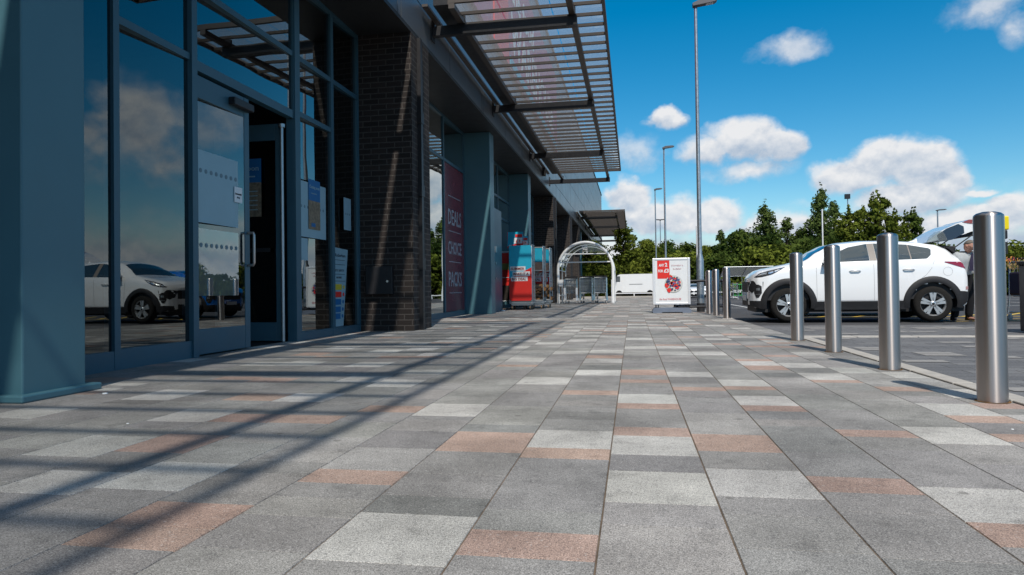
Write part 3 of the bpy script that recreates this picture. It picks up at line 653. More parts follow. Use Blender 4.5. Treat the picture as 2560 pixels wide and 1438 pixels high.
m_ = MB(); m_.tube([(0, 0, 0), (0, 0, 9)], .05, 8); m_.obj('pole', GALV, t); m_ = MB(); m_.box(-.25, .2, -.15, .15, 8.95, 9.4); m_.obj('camera_head', BLACK, t)
# guard hoop round the lamp base
t = thing('lamp_guard', 'black tubular guard frame round the foot of the nearest lamp post', 'guard rail', (2.0, 21.1, 0))
for z in (.92, .17):
    m_ = MB(); m_.tube([(-.68, -.45, z), (.68, -.45, z), (.72, -.40, z), (.72, .5, z), (-.72, .5, z), (-.72, -.4, z), (-.68, -.45, z)], .035, 8); m_.obj('rail', BLACK, t)
for x, y in ((-.42, -.45), (.72, .48), (-.72, .48)): m_ = MB(); m_.tube([(x, y, 0), (x, y, 1.0)], .06 if x == -.42 else .04, 10); m_.obj('post', BLACK, t)
# ------------------------------------------------------------------ advertising board
t = thing('advertising_board', 'white framed poster board on a grey plastic foot offering ANY 2 FOR 3 pounds', 'advertising board', (1.13, 20.6, 0))
m_ = MB(); w = .49
for x in (-1, 1): m_.box(x * (w + .01) - .035, x * (w + .01) + .035, -.03, .03, .24, 1.6)
m_.box(-w + .025, w - .025, -.03, .03, 1.54, 1.6); m_.box(-w + .025, w - .025, -.03, .03, .24, .30)
m_.obj('frame', mat('silver_frame', (.75, .76, .78), .35, .3), t, bevel=.008)
m_ = MB(); m_.box(-w + .027, w - .027, -.018, .018, .30, 1.54); F_ = -.022
m_.box(-.40, -.05, F_, -.0185, 1.0, 1.53, 1)
put_text(m_, 'ANY', (-.35, F_ - .003, 1.36), (1, 0, 0), (0, 0, 1), .105, 0, .15, .004); put_text(m_, '2', (-.18, F_ - .003, 1.355), (1, 0, 0), (0, 0, 1), .15, 0, .07, .006)
put_text(m_, 'FOR', (-.38, F_ - .003, 1.19), (1, 0, 0), (0, 0, 1), .105, 0, .15, .004); put_text(m_, '£3', (-.21, F_ - .003, 1.18), (1, 0, 0), (0, 0, 1), .15, 0, .14, .006)
put_text(m_, 'STRAWBERRY &', (0.0, F_ - .001, 1.36), (1, 0, 0), (0, 0, 1), .06, 2, .34); put_text(m_, 'BLUEBERRY', (.05, F_ - .001, 1.26), (1, 0, 0), (0, 0, 1), .06, 2, .24)
put_text(m_, 'the food WAREHOUSE', (-.35, F_ - .001, .37), (1, 0, 0), (0, 0, 1), .085, 3, .62, .001)
POST = m_.obj('poster', [PAPER, RED, mat('pale_pink_ink', (.62, .40, .42), .6), mat('pink_ink', (.60, .22, .24), .6)], t)
m_ = MB(); rb = random.Random(3); bc = (.06, .84)
m_.lathe([(.255, 0), (.255, -.003)], (bc[0], F_ - .001, bc[1]), 40, 3, 'y'); m_.lathe([(.243, 0), (.243, -.003)], (bc[0], F_ - .004, bc[1]), 40, 4, 'y')
for k in range(70):
    a = rb.random() * 6.28; r = sqrt(rb.random()) * .205; x = bc[0] + r * cos(a) - .01; z = bc[1] + r * sin(a) + .01
    m_.lathe([(.026, 0), (.026, -.003)], (x, F_ - .007 - k * .00005, z), 10, rb.choice((1, 1, 2)), 'y')
for (x, z, s) in ((-.03, 1.03, .07), (.06, .84, .085), (-.13, .80, .07), (-.07, .66, .065), (.16, .76, .07), (.09, .98, .05), (.22, .88, .045), (.0, .87, .04)):
    m_.mesh([(x + s * (1 - .25 * (sin(q) < 0)) * cos(q), F_ - .012, z + s * 1.1 * sin(q)) for q in [2 * pi * i / 14 for i in range(14)]], [tuple(range(14))], 0)
    m_.mesh([(x - s * .4, F_ - .013, z + s * .9), (x + s * .4, F_ - .013, z + s * .9), (x, F_ - .013, z + s * 1.25)], [(0, 1, 2)], 5)
m_.obj('berry_bowl_print', [RED, mat('berry_blue', (.022, .03, .10), .6), mat('berry_light', (.09, .12, .26), .6), mat('bowl_rim', (.42, .46, .44), .5), mat('bowl_inside', (.60, .58, .54), .5), mat('leaf_green', (.15, .35, .06), .6)], POST)
for x in (-.42, .40): m_ = MB(); m_.box(x - .05, x - .015, -.02, .02, .13, .24); m_.box(x + .015, x + .05, -.02, .02, .13, .24); m_.obj('spring_bracket', BLACK, t)
m_ = MB(); m_.prism([(-.54, .0), (-.30, .0), (-.28, .03), (.28, .03), (.30, 0), (.52, 0), (.545, .05), (.52, .11), (.47, .145), (-.49, .145), (-.54, .11), (-.565, .05)], -.28, .28)
m_.obj('foot', mat('grey_plastic', (.15, .18, .24), .45, 0, .5, .08, 6), t, bevel=.03)
# ------------------------------------------------------------------ roll cages
def cage_frame(w, d, h):
    m_ = MB(); r = .017
    for x in (0, w):
        m_.tube([(x, 0, .30), (x, 0, h - .08), (x, .05, h), (x, d - .05, h), (x, d, h - .08), (x, d, .30)], r, 8)
        for z in (.32, h * .45, h * .7): m_.tube([(x, 0, z), (x, d, z)], r * .6, 6)
        for k in range(1, 8): m_.tube([(x, d * k / 8, .32), (x, d * k / 8, h - .02)], .005, 4)
    for y in (0, d):
        m_.tube([(0, y, h - .05), (w, y, h - .05)], r, 8); m_.tube([(0, y, .32), (w, y, .32)], r, 8)
    return m_
def logs(m_, x0, x1, y0, y1, z0, z1, seed):
    r = random.Random(seed)
    z = z0
    while z < z1:
        y = y0 + r.random() * .05
        while y < y1:
            s = r.uniform(.045, .085); a = [2 * pi * i / 6 + r.random() * .6 for i in range(6)]
            k = r.uniform(.8, 1.2); xo = r.uniform(-.05, .02)
            A = [(x1 + xo, y + s + s * cos(q) * k, z + s + s * sin(q)) for q in a]; B = [(x0, p[1], p[2]) for p in A]
            c = r.choice((0, 0, 1, 2)); m_.face(A, c)
            for i in range(6): m_.face([A[i], B[i], B[(i + 1) % 6], A[(i + 1) % 6]], 2 if c == 0 else 1)
            y += s * 2.05
        z += .12
LOGM = [mat('split_log', (.24, .13, .055), .85, 0, .2, .4, 25), mat('charcoal_sack', (.04, .034, .03), .8, 0, .2, .4, 25), mat('log_bark', (.085, .05, .03), .9, 0, .2, .4, 25)]
def cage(loc, label, front, seed, w=.82, d=1.15, h=2.36):
    t = thing('roll_cage', label, 'roll cage', loc, 0, 'roll cages of firewood by the teal column')
    cage_frame(w, d, h).obj('wire_frame', GALV, t)
    m_ = MB(); m_.box(-.02, w + .02, -.02, d + .02, .22, .295); m_.box(.05, w - .05, 0, d, .16, .22); m_.obj('base', GALV, t)
    for x in (.08, w - .08):
        for y in (.08, d - .1):
            m_ = MB(); m_.lathe([(.07, -.02), (.07, .02)], (x, y, .07), 14, 0, 'x'); m_.prism([(y - .06, .17), (y + .06, .17), (y + .012, .06), (y - .012, .06)], x + .024, x + .032, 1, 'yz'); m_.obj('castor', [mat('tan_rubber', (.28, .17, .09), .6), GALV], t)
    def printed(m_, ax, a0, a1, z0, z1, ym):
        # blue above, red below, parted by a slanting line, three white strips with red letters
        def Q(pts, m):
            if ax == 'y': m_.mesh([(p[0], ym - o, p[1]) for o in (0, .004) for p in pts], [tuple(range(len(pts))), tuple(range(len(pts), 2 * len(pts)))], m)
            else: m_.mesh([(ym + o, p[0], p[1]) for o in (0, .004) for p in pts], [tuple(range(len(pts))), tuple(range(len(pts), 2 * len(pts)))], m)
        H = z1 - z0; zl, zr = z0 + H * .40, z0 + H * .60
        Q([(a0, zl), (a1, zr), (a1, z1 - .05), (a1 - .05, z1), (a0 + .05, z1), (a0, z1 - .05)], 0)
        Q([(a0, z0 + .05), (a0 + .05, z0), (a1 - .05, z0), (a1, z0 + .05), (a1, zr), (a0, zl)], 1)
        for i, (s_, u0, wd) in enumerate((('SUMMER', .05, .68), ('MAKE IT A', .15, .78), ('BIG DEAL', .08, .74))):
            L = a1 - a0; zz = z0 + H * (.555 - i * .093); A = a0 + L * u0; Wd = L * wd; o = -.007 if ax == 'y' else .007
            pts = [(A, zz - .03), (A + Wd, zz - .03), (A + Wd, zz + .13), (A, zz + .13)]
            m_.mesh([(p[0], ym + o, p[1]) if ax == 'y' else (ym + o, p[0], p[1]) for p in pts], [(0, 1, 2, 3)], 2)
            o2 = o * 1.6
            if ax == 'y': put_text(m_, s_, (A + .025, ym + o2, zz), (1, 0, 0), (0, 0, 1), .13, 3, Wd * .88, .003)
            else: put_text(m_, s_, (ym + o2, A + .025, zz), (0, 1, 0), (0, 0, 1), .13, 3, Wd * .88, .003)
    PM = [BLUEP, RED, PAPER, mat('dark_red_ink', (.25, .02, .02), .6)]
    if front: m_ = MB(); printed(m_, 'y', .0, w, .33, h - .02, -.03); m_.obj('front_panel', PM, t)
    m_ = MB(); printed(m_, 'y', .02, w - .02, .33, h - .03, d - .02); m_.obj('back_panel', PM, t)
    m_ = MB(); m_.box(.04, w - .01, .02, d - .02, 1.43, 1.46); m_.obj('shelf', GALV, t)
    m_ = MB(); logs(m_, .06, w - .03, .03, d - .12, .3, .98 if front else .86, seed)
    if not front:
        q_ = MB(); logs(q_, -d + .2, -.03, .05, w - .04, .3, .9, seed + 5); m_.mesh([(v[1], -v[0], v[2]) for v in q_.v], q_.f, 2); m_.m[-len(q_.f):] = q_.m
    tag(m_.obj('firewood', LOGM, t), kind='stuff')
    m_ = MB()
    rr_ = random.Random(seed + 9)
    for k in range(3): y = .08 + k * .28; hh = rr_.uniform(.22, .36); m_.prism([(y, 1.465), (y + .26, 1.465), (y + .22, 1.465 + hh), (y + .05, 1.465 + hh * .9)], .15, w - .05, k % 2, 'yz')
    m_.obj('sacks', [mat('dark_sack', (.045, .03, .028), .6, 0, .3, .4, 12), mat('brown_sack', (.14, .06, .045), .6, 0, .3, .4, 12)], t)
    return t
cage((-4.40, 24.6, 0), 'front roll cage with blue and red panel reading SUMMER MAKE IT A BIG DEAL', True, 1, .82, .72)
cage((-4.12, 25.6, 0), 'second roll cage of firewood, right behind the front one', False, 2, .82, .8)
cage((-4.00, 26.7, 0), 'farthest roll cage of firewood, last of the row', False, 4, .82, .8)
t = thing('sign_bin', 'low cage with price cards behind the left edge of the roll cages', 'display bin', (-5.0, 25.9, 0))
m_ = MB(); 
for x in (0, .55):
    for y in (0, .8): m_.tube([(x, y, .05), (x, y, 2.2)], .018, 8)
for z in (.3, 1.2, 2.2): m_.tube([(0, 0, z), (.55, 0, z), (.55, .8, z), (0, .8, z), (0, 0, z)], .014, 6)
m_.obj('wire_frame', GALV, t)
m_ = MB(); m_.box(.05, .5, .1, .7, .3, .9, 0); m_.box(.05, .5, .1, .7, .9, 1.5, 1); m_.box(.05, .5, .1, .7, 1.5, 1.75, 2); m_.box(.05, .5, .1, .7, 1.75, 2.15, 1); m_.obj('goods', [LOGM[1], RED, mat('olive_pack', (.2, .2, .05), .6)], t)
for k, (x, z, w_, h_, lab) in enumerate(((-4.75, 2.35, .62, .62, 'larger blue and red price card standing above the roll cages'), (-4.32, 2.33, .36, .48, 'smaller blue and red price card beside the larger one above the roll cages'))):
    m_ = MB(); y = 26.2 + k * .12
    m_.mesh([(x, y, z), (x + w_, y, z), (x + w_, y, z + h_ * .42), (x, y, z + h_ * .1)], [(0, 1, 2, 3)], 1)
    m_.mesh([(x, y, z + h_ * .1), (x + w_, y, z + h_ * .42), (x + w_, y, z + h_), (x + .02, y, z + h_)], [(0, 1, 2, 3)], 0)
    m_.box(x, x + w_, y + .001, y + .012, z, z + h_, 1); m_.box(x + w_ * .42, x + w_ * .95, y - .006, y - .003, z + h_ * .28, z + h_ * .62, 2); m_.box(x + w_ * .5, x + w_ * .95, y - .006, y - .003, z + h_ * .66, z + h_ * .85, 1)
    put_text(m_, '£3' if k == 0 else '£4', (x + w_ * .52, y - .008, z + h_ * .34), (1, 0, 0), (0, 0, 1), .16, 1, w_ * .3, .003)
    m_.tube([(x + w_ / 2, y + .03, 1.9), (x + w_ / 2, y + .03, z + .1)], .012, 6, 3)
    tag(m_.obj('price_card', [BLUEP, RED, PAPER, GALV]), lab, 'price card')
# ------------------------------------------------------------------ trolley shelter
t = thing('trolley_shelter', 'arched clear trolley shelter with a white trolley symbol', 'trolley shelter', (-2.24, 33.5, 0))
def arc(y, R=1.33, zc=1.66, n=22): return [(-R, y, .0)] + [(-R * cos(pi * k / n), y, zc + R * sin(pi * k / n)) for k in range(n + 1)] + [(R, y, .0)]
D_ = 3.9
for y in (0, D_ / 2, D_): m_ = MB(); m_.tube(arc(y), .07 if y == 0 else .025, 10); m_.obj('hoop', mat('white_frame', (.80, .80, .79), .35, .0), t)
m_ = MB(); 
for z in (1.9, ): m_.tube([(-1.3, 0, 2.02), (1.3, 0, 2.02)], .03, 8); m_.tube([(-1.05, 0, 2.42), (1.05, 0, 2.42)], .03, 8)
for x, z in ((-1.33, 1.66), (1.33, 1.66), (-1.0, 2.52), (1.0, 2.52), (-1.33, .4), (1.33, .4)): m_.tube([(x, 0, z), (x, D_, z)], .022, 8)
m_.obj('cross_rail', MATS['white_frame'], t)
m_ = MB(); n = 22; R = 1.335; zc = 1.66
A = [(-R * cos(pi * k / n), zc + R * sin(pi * k / n)) for k in range(n + 1)]
for a, b in zip(A[:-1], A[1:]): m_.face([(a[0], .03, a[1]), (b[0], .03, b[1]), (b[0], D_, b[1]), (a[0], D_, a[1])], 0, True)
m_.face([(p[0] * .97, .0, zc + (p[1] - zc) * .97) for p in A if p[1] > 2.42 + .02])
m_.obj('clear_roof', CLEAR, t, fixn=False)
m_ = MB()          # trolley symbol
def st(pts, r=.016): m_.tube([(p[0], -.03, p[1]) for p in pts], r, 6)
st([(-.22, 2.86), (-.15, 2.85), (-.09, 2.62), (.12, 2.60)], .014); st([(-.15, 2.84), (.14, 2.83), (.11, 2.64), (-.09, 2.66)], .014)
for x in (-.08, -.02, .04, .09): st([(x, 2.83), (x + .005, 2.65)], .008)
st([(-.13, 2.78), (.135, 2.78)], .007); st([(-.11, 2.72), (.13, 2.72)], .007); st([(-.09, 2.62), (-.12, 2.54), (.13, 2.54)], .012)
m_.lathe([(.03, 0), (.03, .01)], (-.09, -.035, 2.49), 12, 0, 'y'); m_.lathe([(.03, 0), (.03, .01)], (.10, -.035, 2.49), 12, 0, 'y'); m_.obj('trolley_symbol', WHITE, t)
m_ = MB(); m_.box(1.25, 1.40, -.06, .06, .05, 1.15); m_.obj('bumper_plate', MATS['silver_frame'], t); m_ = MB()
for x in (-1.33, 1.33):
    for y in (0, D_): m_.box(x - .12, x + .12, y - .12, y + .12, 0, .02)
m_.obj('base_plate', GALV, t)
def trolley(label, loc, shallow=False):
    t = thing('shopping_trolley', label, 'shopping trolley', loc, 0, 'shopping trolleys parked in the shelter'); w, L = .29, .95
    m_ = MB(); zt, zb = (1.20, .88) if shallow else (1.26, .52)
    rim = [(-w, 0, zt), (w, 0, zt), (w * .8, L, zt - .06), (-w * .8, L, zt - .06)]; bot = [(-w * .88, .04, zb), (w * .88, .04, zb), (w * .66, L * .93, zb + .1), (-w * .66, L * .93, zb + .1)]
    for lp in (rim, bot): m_.tube([*lp, lp[0]], .013, 6)
    for i in range(4):
        a0, a1 = Vector(rim[i]), Vector(rim[(i + 1) % 4]); b0, b1 = Vector(bot[i]), Vector(bot[(i + 1) % 4])
        for k in range(0, 11): m_.tube([a0.lerp(a1, k / 11), b0.lerp(b1, k / 11)], .0045, 4, 0, False)
        for q in (.2, .4, .6, .8): m_.tube([a0.lerp(b0, q), a1.lerp(b1, q)], .005, 4, 0, False)
    for k in range(1, 9): m_.tube([Vector(bot[0]).lerp(Vector(bot[1]), k / 9), Vector(bot[3]).lerp(Vector(bot[2]), k / 9)], .005, 4, 0, False)
    m_.obj('basket', GALV, t)
    m_ = MB()
    for s in (-1, 1): m_.tube([(s * w, 0, zt), (s * w, -.02, zb), (s * (w + .02), -.05, .16)], .017, 8); m_.tube([(s * w, -.02, .17), (s * w * .75, L, .17)], .015, 6); m_.tube([(s * w * .7, L * .93, zb), (s * w * .75, L, .17)], .014, 6)
    m_.tube([(-w, -.03, .18), (w, -.03, .18)], .013, 6); m_.obj('chassis', CHROME, t)
    m_ = MB(); m_.tube([(-w - .02, -.08, zt + .05), (w + .02, -.08, zt + .05)], .024, 8)
    for s in (-1, 1): m_.tube([(s * w, -.08, zt + .05), (s * w, 0, zt)], .016, 6)
    m_.obj('handle', PLAST, t)
    for s in (-1, 1):
        for y in (-.03, L):
            m_ = MB(); m_.lathe([(.062, -.018), (.062, .018)], (s * (w if y < 0 else w * .75), y, .063), 12, 0, 'x'); m_.prism([(y - .03, .15), (y + .03, .15), (y + .01, .06), (y - .01, .06)], s * (w if y < 0 else w * .75) + .02, s * (w if y < 0 else w * .75) + .027, 1, 'yz'); m_.obj('castor', [mat('grey_wheel', (.25, .25, .26), .5), GALV], t)
    if shallow:
        m_ = MB()
        for s in (-1, 1): m_.box(s * .29 - .045, s * .29 + .045, -.09, -.07, .17, .78)
        m_.obj('leg_guard', MATS['silver_frame'], t)
    return t
trolley('shallow trolley with white leg guards, leftmost of the three in the shelter', (-2.93, 33.15, 0), True)
TR = trolley('deep wire trolley in the middle of the shelter', (-2.20, 33.15, 0)); dup(TR, (-1.52, 33.1, 0), 0, 'deep wire trolley at the right side of the shelter')
for k, (x, y) in enumerate(((-2.93, 33.6), (-2.2, 33.55), (-1.52, 33.5), (-2.2, 33.95), (-1.52, 33.9), (-1.52, 34.3))):
    dup(TR, (x, y, 0), 0, ['trolley nested directly behind the shallow one', 'trolley nested second in the middle row', 'trolley nested second in the right row', 'trolley nested third in the middle row', 'trolley nested third in the right row', 'rearmost trolley nested in the right row'][k])
t = thing('waste_bin', 'small pale bin on thin legs left of the trolleys', 'bin', (-3.42, 33.3, 0))
m_ = MB(); m_.prism([(-.10, .86), (.10, .86), (.14, 1.18), (-.14, 1.18)], -.12, .12); m_.obj('tub', WHITE, t); m_ = MB()
for x in (-.13, .03): m_.tube([(x, 0, 0), (x, 0, 1.2)], .015, 6)
m_.obj('leg', GALV, t)
# ------------------------------------------------------------------ van and rail, far side
t = thing('white_van', 'white panel van parked beyond the far end of the pavement', 'van', (.25, 59.5, 0))
OUT = [(-2.0, .30), (-2.0, .95), (-1.82, 1.28), (-1.5, 1.78), (-1.25, 1.88), (1.55, 1.90), (1.72, 1.82), (1.80, 1.3), (1.80, .30)]
m_ = MB(); m_.prism(OUT, -.85, .85); m_.obj('body', CARW, t, bevel=.10)
m_ = MB(); m_.prism([(-1.86, 1.25), (-1.55, 1.72), (-1.25, 1.72), (-1.25, 1.25)], -.862, .862); m_.obj('cab_window', CARG, t)
m_ = MB(); m_.box(-2.02, 1.82, -.86, .86, .22, .36); m_.box(-.5, .6, -.864, -.855, 1.02, 1.05); m_.box(-1.95, -1.8, -1.0, -.87, 1.05, 1.35); m_.obj('trim', PLAST, t)
for x in (-1.35, 1.2):
    for s in (-1, 1): m_ = MB(); m_.lathe([(.26, -.1), (.27, -.05), (.27, .08), (.24, .1)], (x, s * .76, .27), 20, 0, 'y'); m_.obj('wheel', RUB, t)
m_ = MB(); m_.box(1.79, 1.83, -.86, -.78, .75, 1.0); m_.box(1.79, 1.83, .78, .86, .75, 1.0); m_.obj('tail_lamp', REDL, t)
t = thing('knee_rail', 'low white knee rail in front of the van', 'rail', (0, 56.5, 0))
m_ = MB(); m_.box(-1.6, 20, -.04, .04, .26, .34); m_.obj('rail', WHITE, t); m_ = MB()
for k in range(14): m_.box(-1.4 + k * 1.5, -1.32 + k * 1.5, -.05, .05, -.02, .30)
m_.obj('post', WHITE, t)
m_ = MB(); m_.box(-3.9, 1.9, 54.3, 54.5, -.05, .09); tag(m_.obj('kerb', KERB), kind='structure')
m_ = MB(); m_.box(-14, 2.2, 54.5, 57.8, -.05, .06); tag(m_.obj('planting_bed', mat('bark_soil', (.06, .045, .03), .95, 0, .1, .5, 6)), kind='structure')
# far trolley bay with green fence
t = thing('trolley_bay', 'far flat-roofed trolley bay with a smoked roof left of the white car nose', 'trolley bay', (5.75, 45, 0))
m_ = MB(); 
for k in range(4): m_.face([(k * 1.35 + .02, 0, 1.95), (k * 1.35 + 1.33, 0, 1.95), (k * 1.35 + 1.33, 2.0, 1.40), (k * 1.35 + .02, 2.0, 1.40)])
m_.obj('roof', glass('smoked_roof', (.35, .37, .36), 1.45, 1.2, .05, .2), t, fixn=False)
m_ = MB(); 
for k in range(5): m_.tube([(k * 1.35, 0, 1.96), (k * 1.35, 2.0, 1.40)], .03, 6); m_.tube([(k * 1.35, 2.0, 0), (k * 1.35, 2.0, 1.4)], .03, 6)
m_.tube([(0, 0, 1.96), (5.4, 0, 1.96)], .035, 6); m_.tube([(0, 2, 1.4), (5.4, 2, 1.4)], .035, 6); m_.obj('frame', GALV, t)
GRN = mat('green_paint', (.02, .30, .07), .5)
t = thing('green_fence', 'low bright green bar fence by the nose of the white car', 'fence', (5.9, 42.5, 0))
m_ = MB(); m_.tube([(0, 0, .85), (2.4, 0, .85)], .03, 6); m_.tube([(0, 0, .2), (2.4, 0, .2)], .03, 6)
for k in range(21): m_.tube([(k * .12, 0, .2), (k * .12, 0, .85)], .014, 4)
m_.obj('bars', GRN, t); m_ = MB()
for x in (0, .8, 1.6, 2.4): m_.tube([(x, -.03, 0), (x, -.03, .95)], .03, 6)
m_.tube([(0, -.03, .5), (2.4, -.03, .5)], .02, 6); m_.obj('rail', GALV, t)
del dup(TR, (5.9, 40.8, 0), 1.57, 'lone far trolley standing by the green fence', .72)['group']
# litter bin at the right edge
t = thing('litter_bin', 'tall black litter bin cut off by the right edge of the picture', 'litter bin', (6.02, 11.25, 0))
m_ = MB(); m_.box(-.28, .30, -.26, .26, .02, 1.01); m_.obj('body', mat('bin_black', (.022, .022, .03), .45, 0, .5, .1, 6), t, bevel=.02)
m_ = MB(); m_.box(-.30, .32, -.28, .28, 1.01, 1.06); m_.obj('lid', PLAST, t, bevel=.012)
# parking payment post
t = thing('camera_post', 'dark post with a bright yellow head behind the nearest bollard', 'camera post', (6.06, 12.6, 0))
m_ = MB(); m_.tube([(0, 0, 0), (0, 0, 1.48)], .035, 12); m_.obj('pole', mat('dark_violet_steel', (.03, .025, .045), .5), t)
m_ = MB(); m_.box(-.05, .055, -.06, .06, 1.47, 1.62, 1); m_.box(-.06, .075, -.07, .07, 1.62, 1.85, 0)
m_.obj('head', [mat('signal_yellow', (.80, .62, .0), .4), BLACK], t, bevel=.02)
m_ = MB(); m_.box(-.03, .045, -.06, .06, 1.22, 1.42); m_.obj('control_box', BLACK, t)
# loaded trolley by the bin
t2 = dup(TR, (7.5, 14.9, 0), -1.2, 'loaded trolley with flower trays between the nearest bollard and the black bin', .92); t2['group'] = ''
FT = thing('flower_trays', 'straw coloured flower trays with pink blooms heaped on the trolley at the right', 'flower trays')
m_ = MB(); rr = random.Random(8); m_.box(7.3, 7.85, 14.6, 15.0, .5, .95); m_.obj('bag', mat('purple_bag', (.022, .012, .028), .6, 0, .3, .4, 9), FT, bevel=.04)
m_ = MB()
for k in range(260):
    x = 7.1 + rr.random() * .95; y = 14.5 + rr.random() * .6; z = .97 + rr.random() * .24; a = rr.random() * 3
    c = 0 if z < 1.1 else rr.choice((0, 1, 2)); s = .035
    m_.face([(x, y, z), (x + s * cos(a), y + s * sin(a), z + .02), (x + s * cos(a), y, z + .05), (x - .01, y, z + .035)], c)
tag(m_.obj('blooms', [mat('straw', (.30, .20, .08), .8), mat('pink_petal', (.55, .12, .12), .7), mat('orange_petal', (.6, .25, .05), .7)], FT), kind='stuff')

# ------------------------------------------------------------------ cars
def interp(T, x):
    if x <= T[0][0]: return T[0][1]
    for (a, b), (c, d) in zip(T[:-1], T[1:]):
        if x <= c:
            k = (x - a) / (c - a); k = k * k * (3 - 2 * k) * .35 + k * .65
            return b + (d - b) * k
    return T[-1][1]
ZT = [(0, .80), (.06, .93), (.2, 1.02), (.5, 1.12), (.9, 1.20), (1.22, 1.265), (1.5, 1.47), (1.72, 1.575), (2.0, 1.635), (2.4, 1.665), (2.9, 1.66), (3.4, 1.625), (3.75, 1.57), (3.9, 1.50), (4.1, 1.33), (4.3, 1.12), (4.42, .98), (4.48, .92)]
ZS = [(0, .72), (.1, .86), (.3, .96), (.7, 1.08), (1.2, 1.16), (1.8, 1.18), (3.2, 1.20), (3.9, 1.20), (4.2, 1.10), (4.48, .88)]
HW = [(0, .50), (.05, .62), (.15, .74), (.3, .83), (.55, .895), (.9, .92), (1.6, .925), (3.4, .925), (3.8, .915), (4.1, .895), (4.3, .86), (4.42, .81), (4.48, .72)]
RE = [(0, .38), (.3, .62), (.9, .74), (1.25, .76), (1.5, .70), (1.75, .635), (2.2, .625), (3.3, .60), (3.8, .60), (4.2, .66), (4.48, .5)]
ZB = [(0, .36), (.2, .30), (.6, .28), (4.0, .28), (4.3, .34), (4.48, .44)]
NL, NU, NR = 9, 5, 6
def section(x):
    hw, zt, zs, re_, zb = (interp(T, x) for T in (HW, ZT, ZS, RE, ZB)); zs = min(zs, zt - .045)
    P = []
    low = [(0, .955), (.12, .985), (.3, 1.0), (.5, 1.0), (.68, .995), (.82, .992), (.92, .985), (1, .965)]
    for i in range(NL):
        u = i / (NL - 1)
        for (a, b), (c, d) in zip(low[:-1], low[1:]):
            if u <= c + 1e-9: k = (u - a) / (c - a); f = b + (d - b) * k; break
        P.append((hw * f, zb + (zs - zb) * u))
    y0, z0 = P[-1]; ze = zt - .055 * min(1, (zt - zs) / .2)
    re_ = min(re_, y0 - .02)
    for i in range(1, NU + 1):
        u = i / NU; P.append((y0 + (re_ - y0) * (u ** 1.12), z0 + (ze - z0) * u))
    for i in range(1, NR + 1):
        u = i / NR; P.append((re_ * (1 - u), ze + (zt - ze) * (1 - (1 - u) ** 2.2)))
    return P
def side_y(x, z):
    P = section(x)
    for (y0, z0), (y1, z1) in zip(P[:-1], P[1:]):
        if z0 <= z <= z1 and z1 > z0: return y0 + (y1 - y0) * (z - z0) / (z1 - z0)
    return P[-1][0] if z > P[-1][1] else P[0][0]
def patch(m_, lo, hi, m=0, off=.006, nx=16, nz=4, side=-1):
    """surface-hugging patch between lower and upper curves given as (x, z) lists with the same x range"""
    x0, x1 = lo[0][0], lo[-1][0]
    def li(T, x):
        for (a, b), (c, d) in zip(T[:-1], T[1:]):
            if x <= c + 1e-9: return b + (d - b) * ((x - a) / (c - a) if c > a else 0)
        return T[-1][1]
    G = []
    for i in range(nx + 1):
        x = x0 + (x1 - x0) * i / nx; a, b = li(lo, x), li(hi, x)
        G.append([(x, side * (side_y(x, a + (b - a) * j / nz) + off), a + (b - a) * j / nz) for j in range(nz + 1)])
    vs = [p for r in G for p in r]; n = nz + 1
    m_.mesh(vs, [(i * n + j, (i + 1) * n + j, (i + 1) * n + j + 1, i * n + j + 1) for i in range(nx) for j in range(nz)], m, True)
WF, WR_, WRAD, ARCH = .91, 3.58, .352, .46
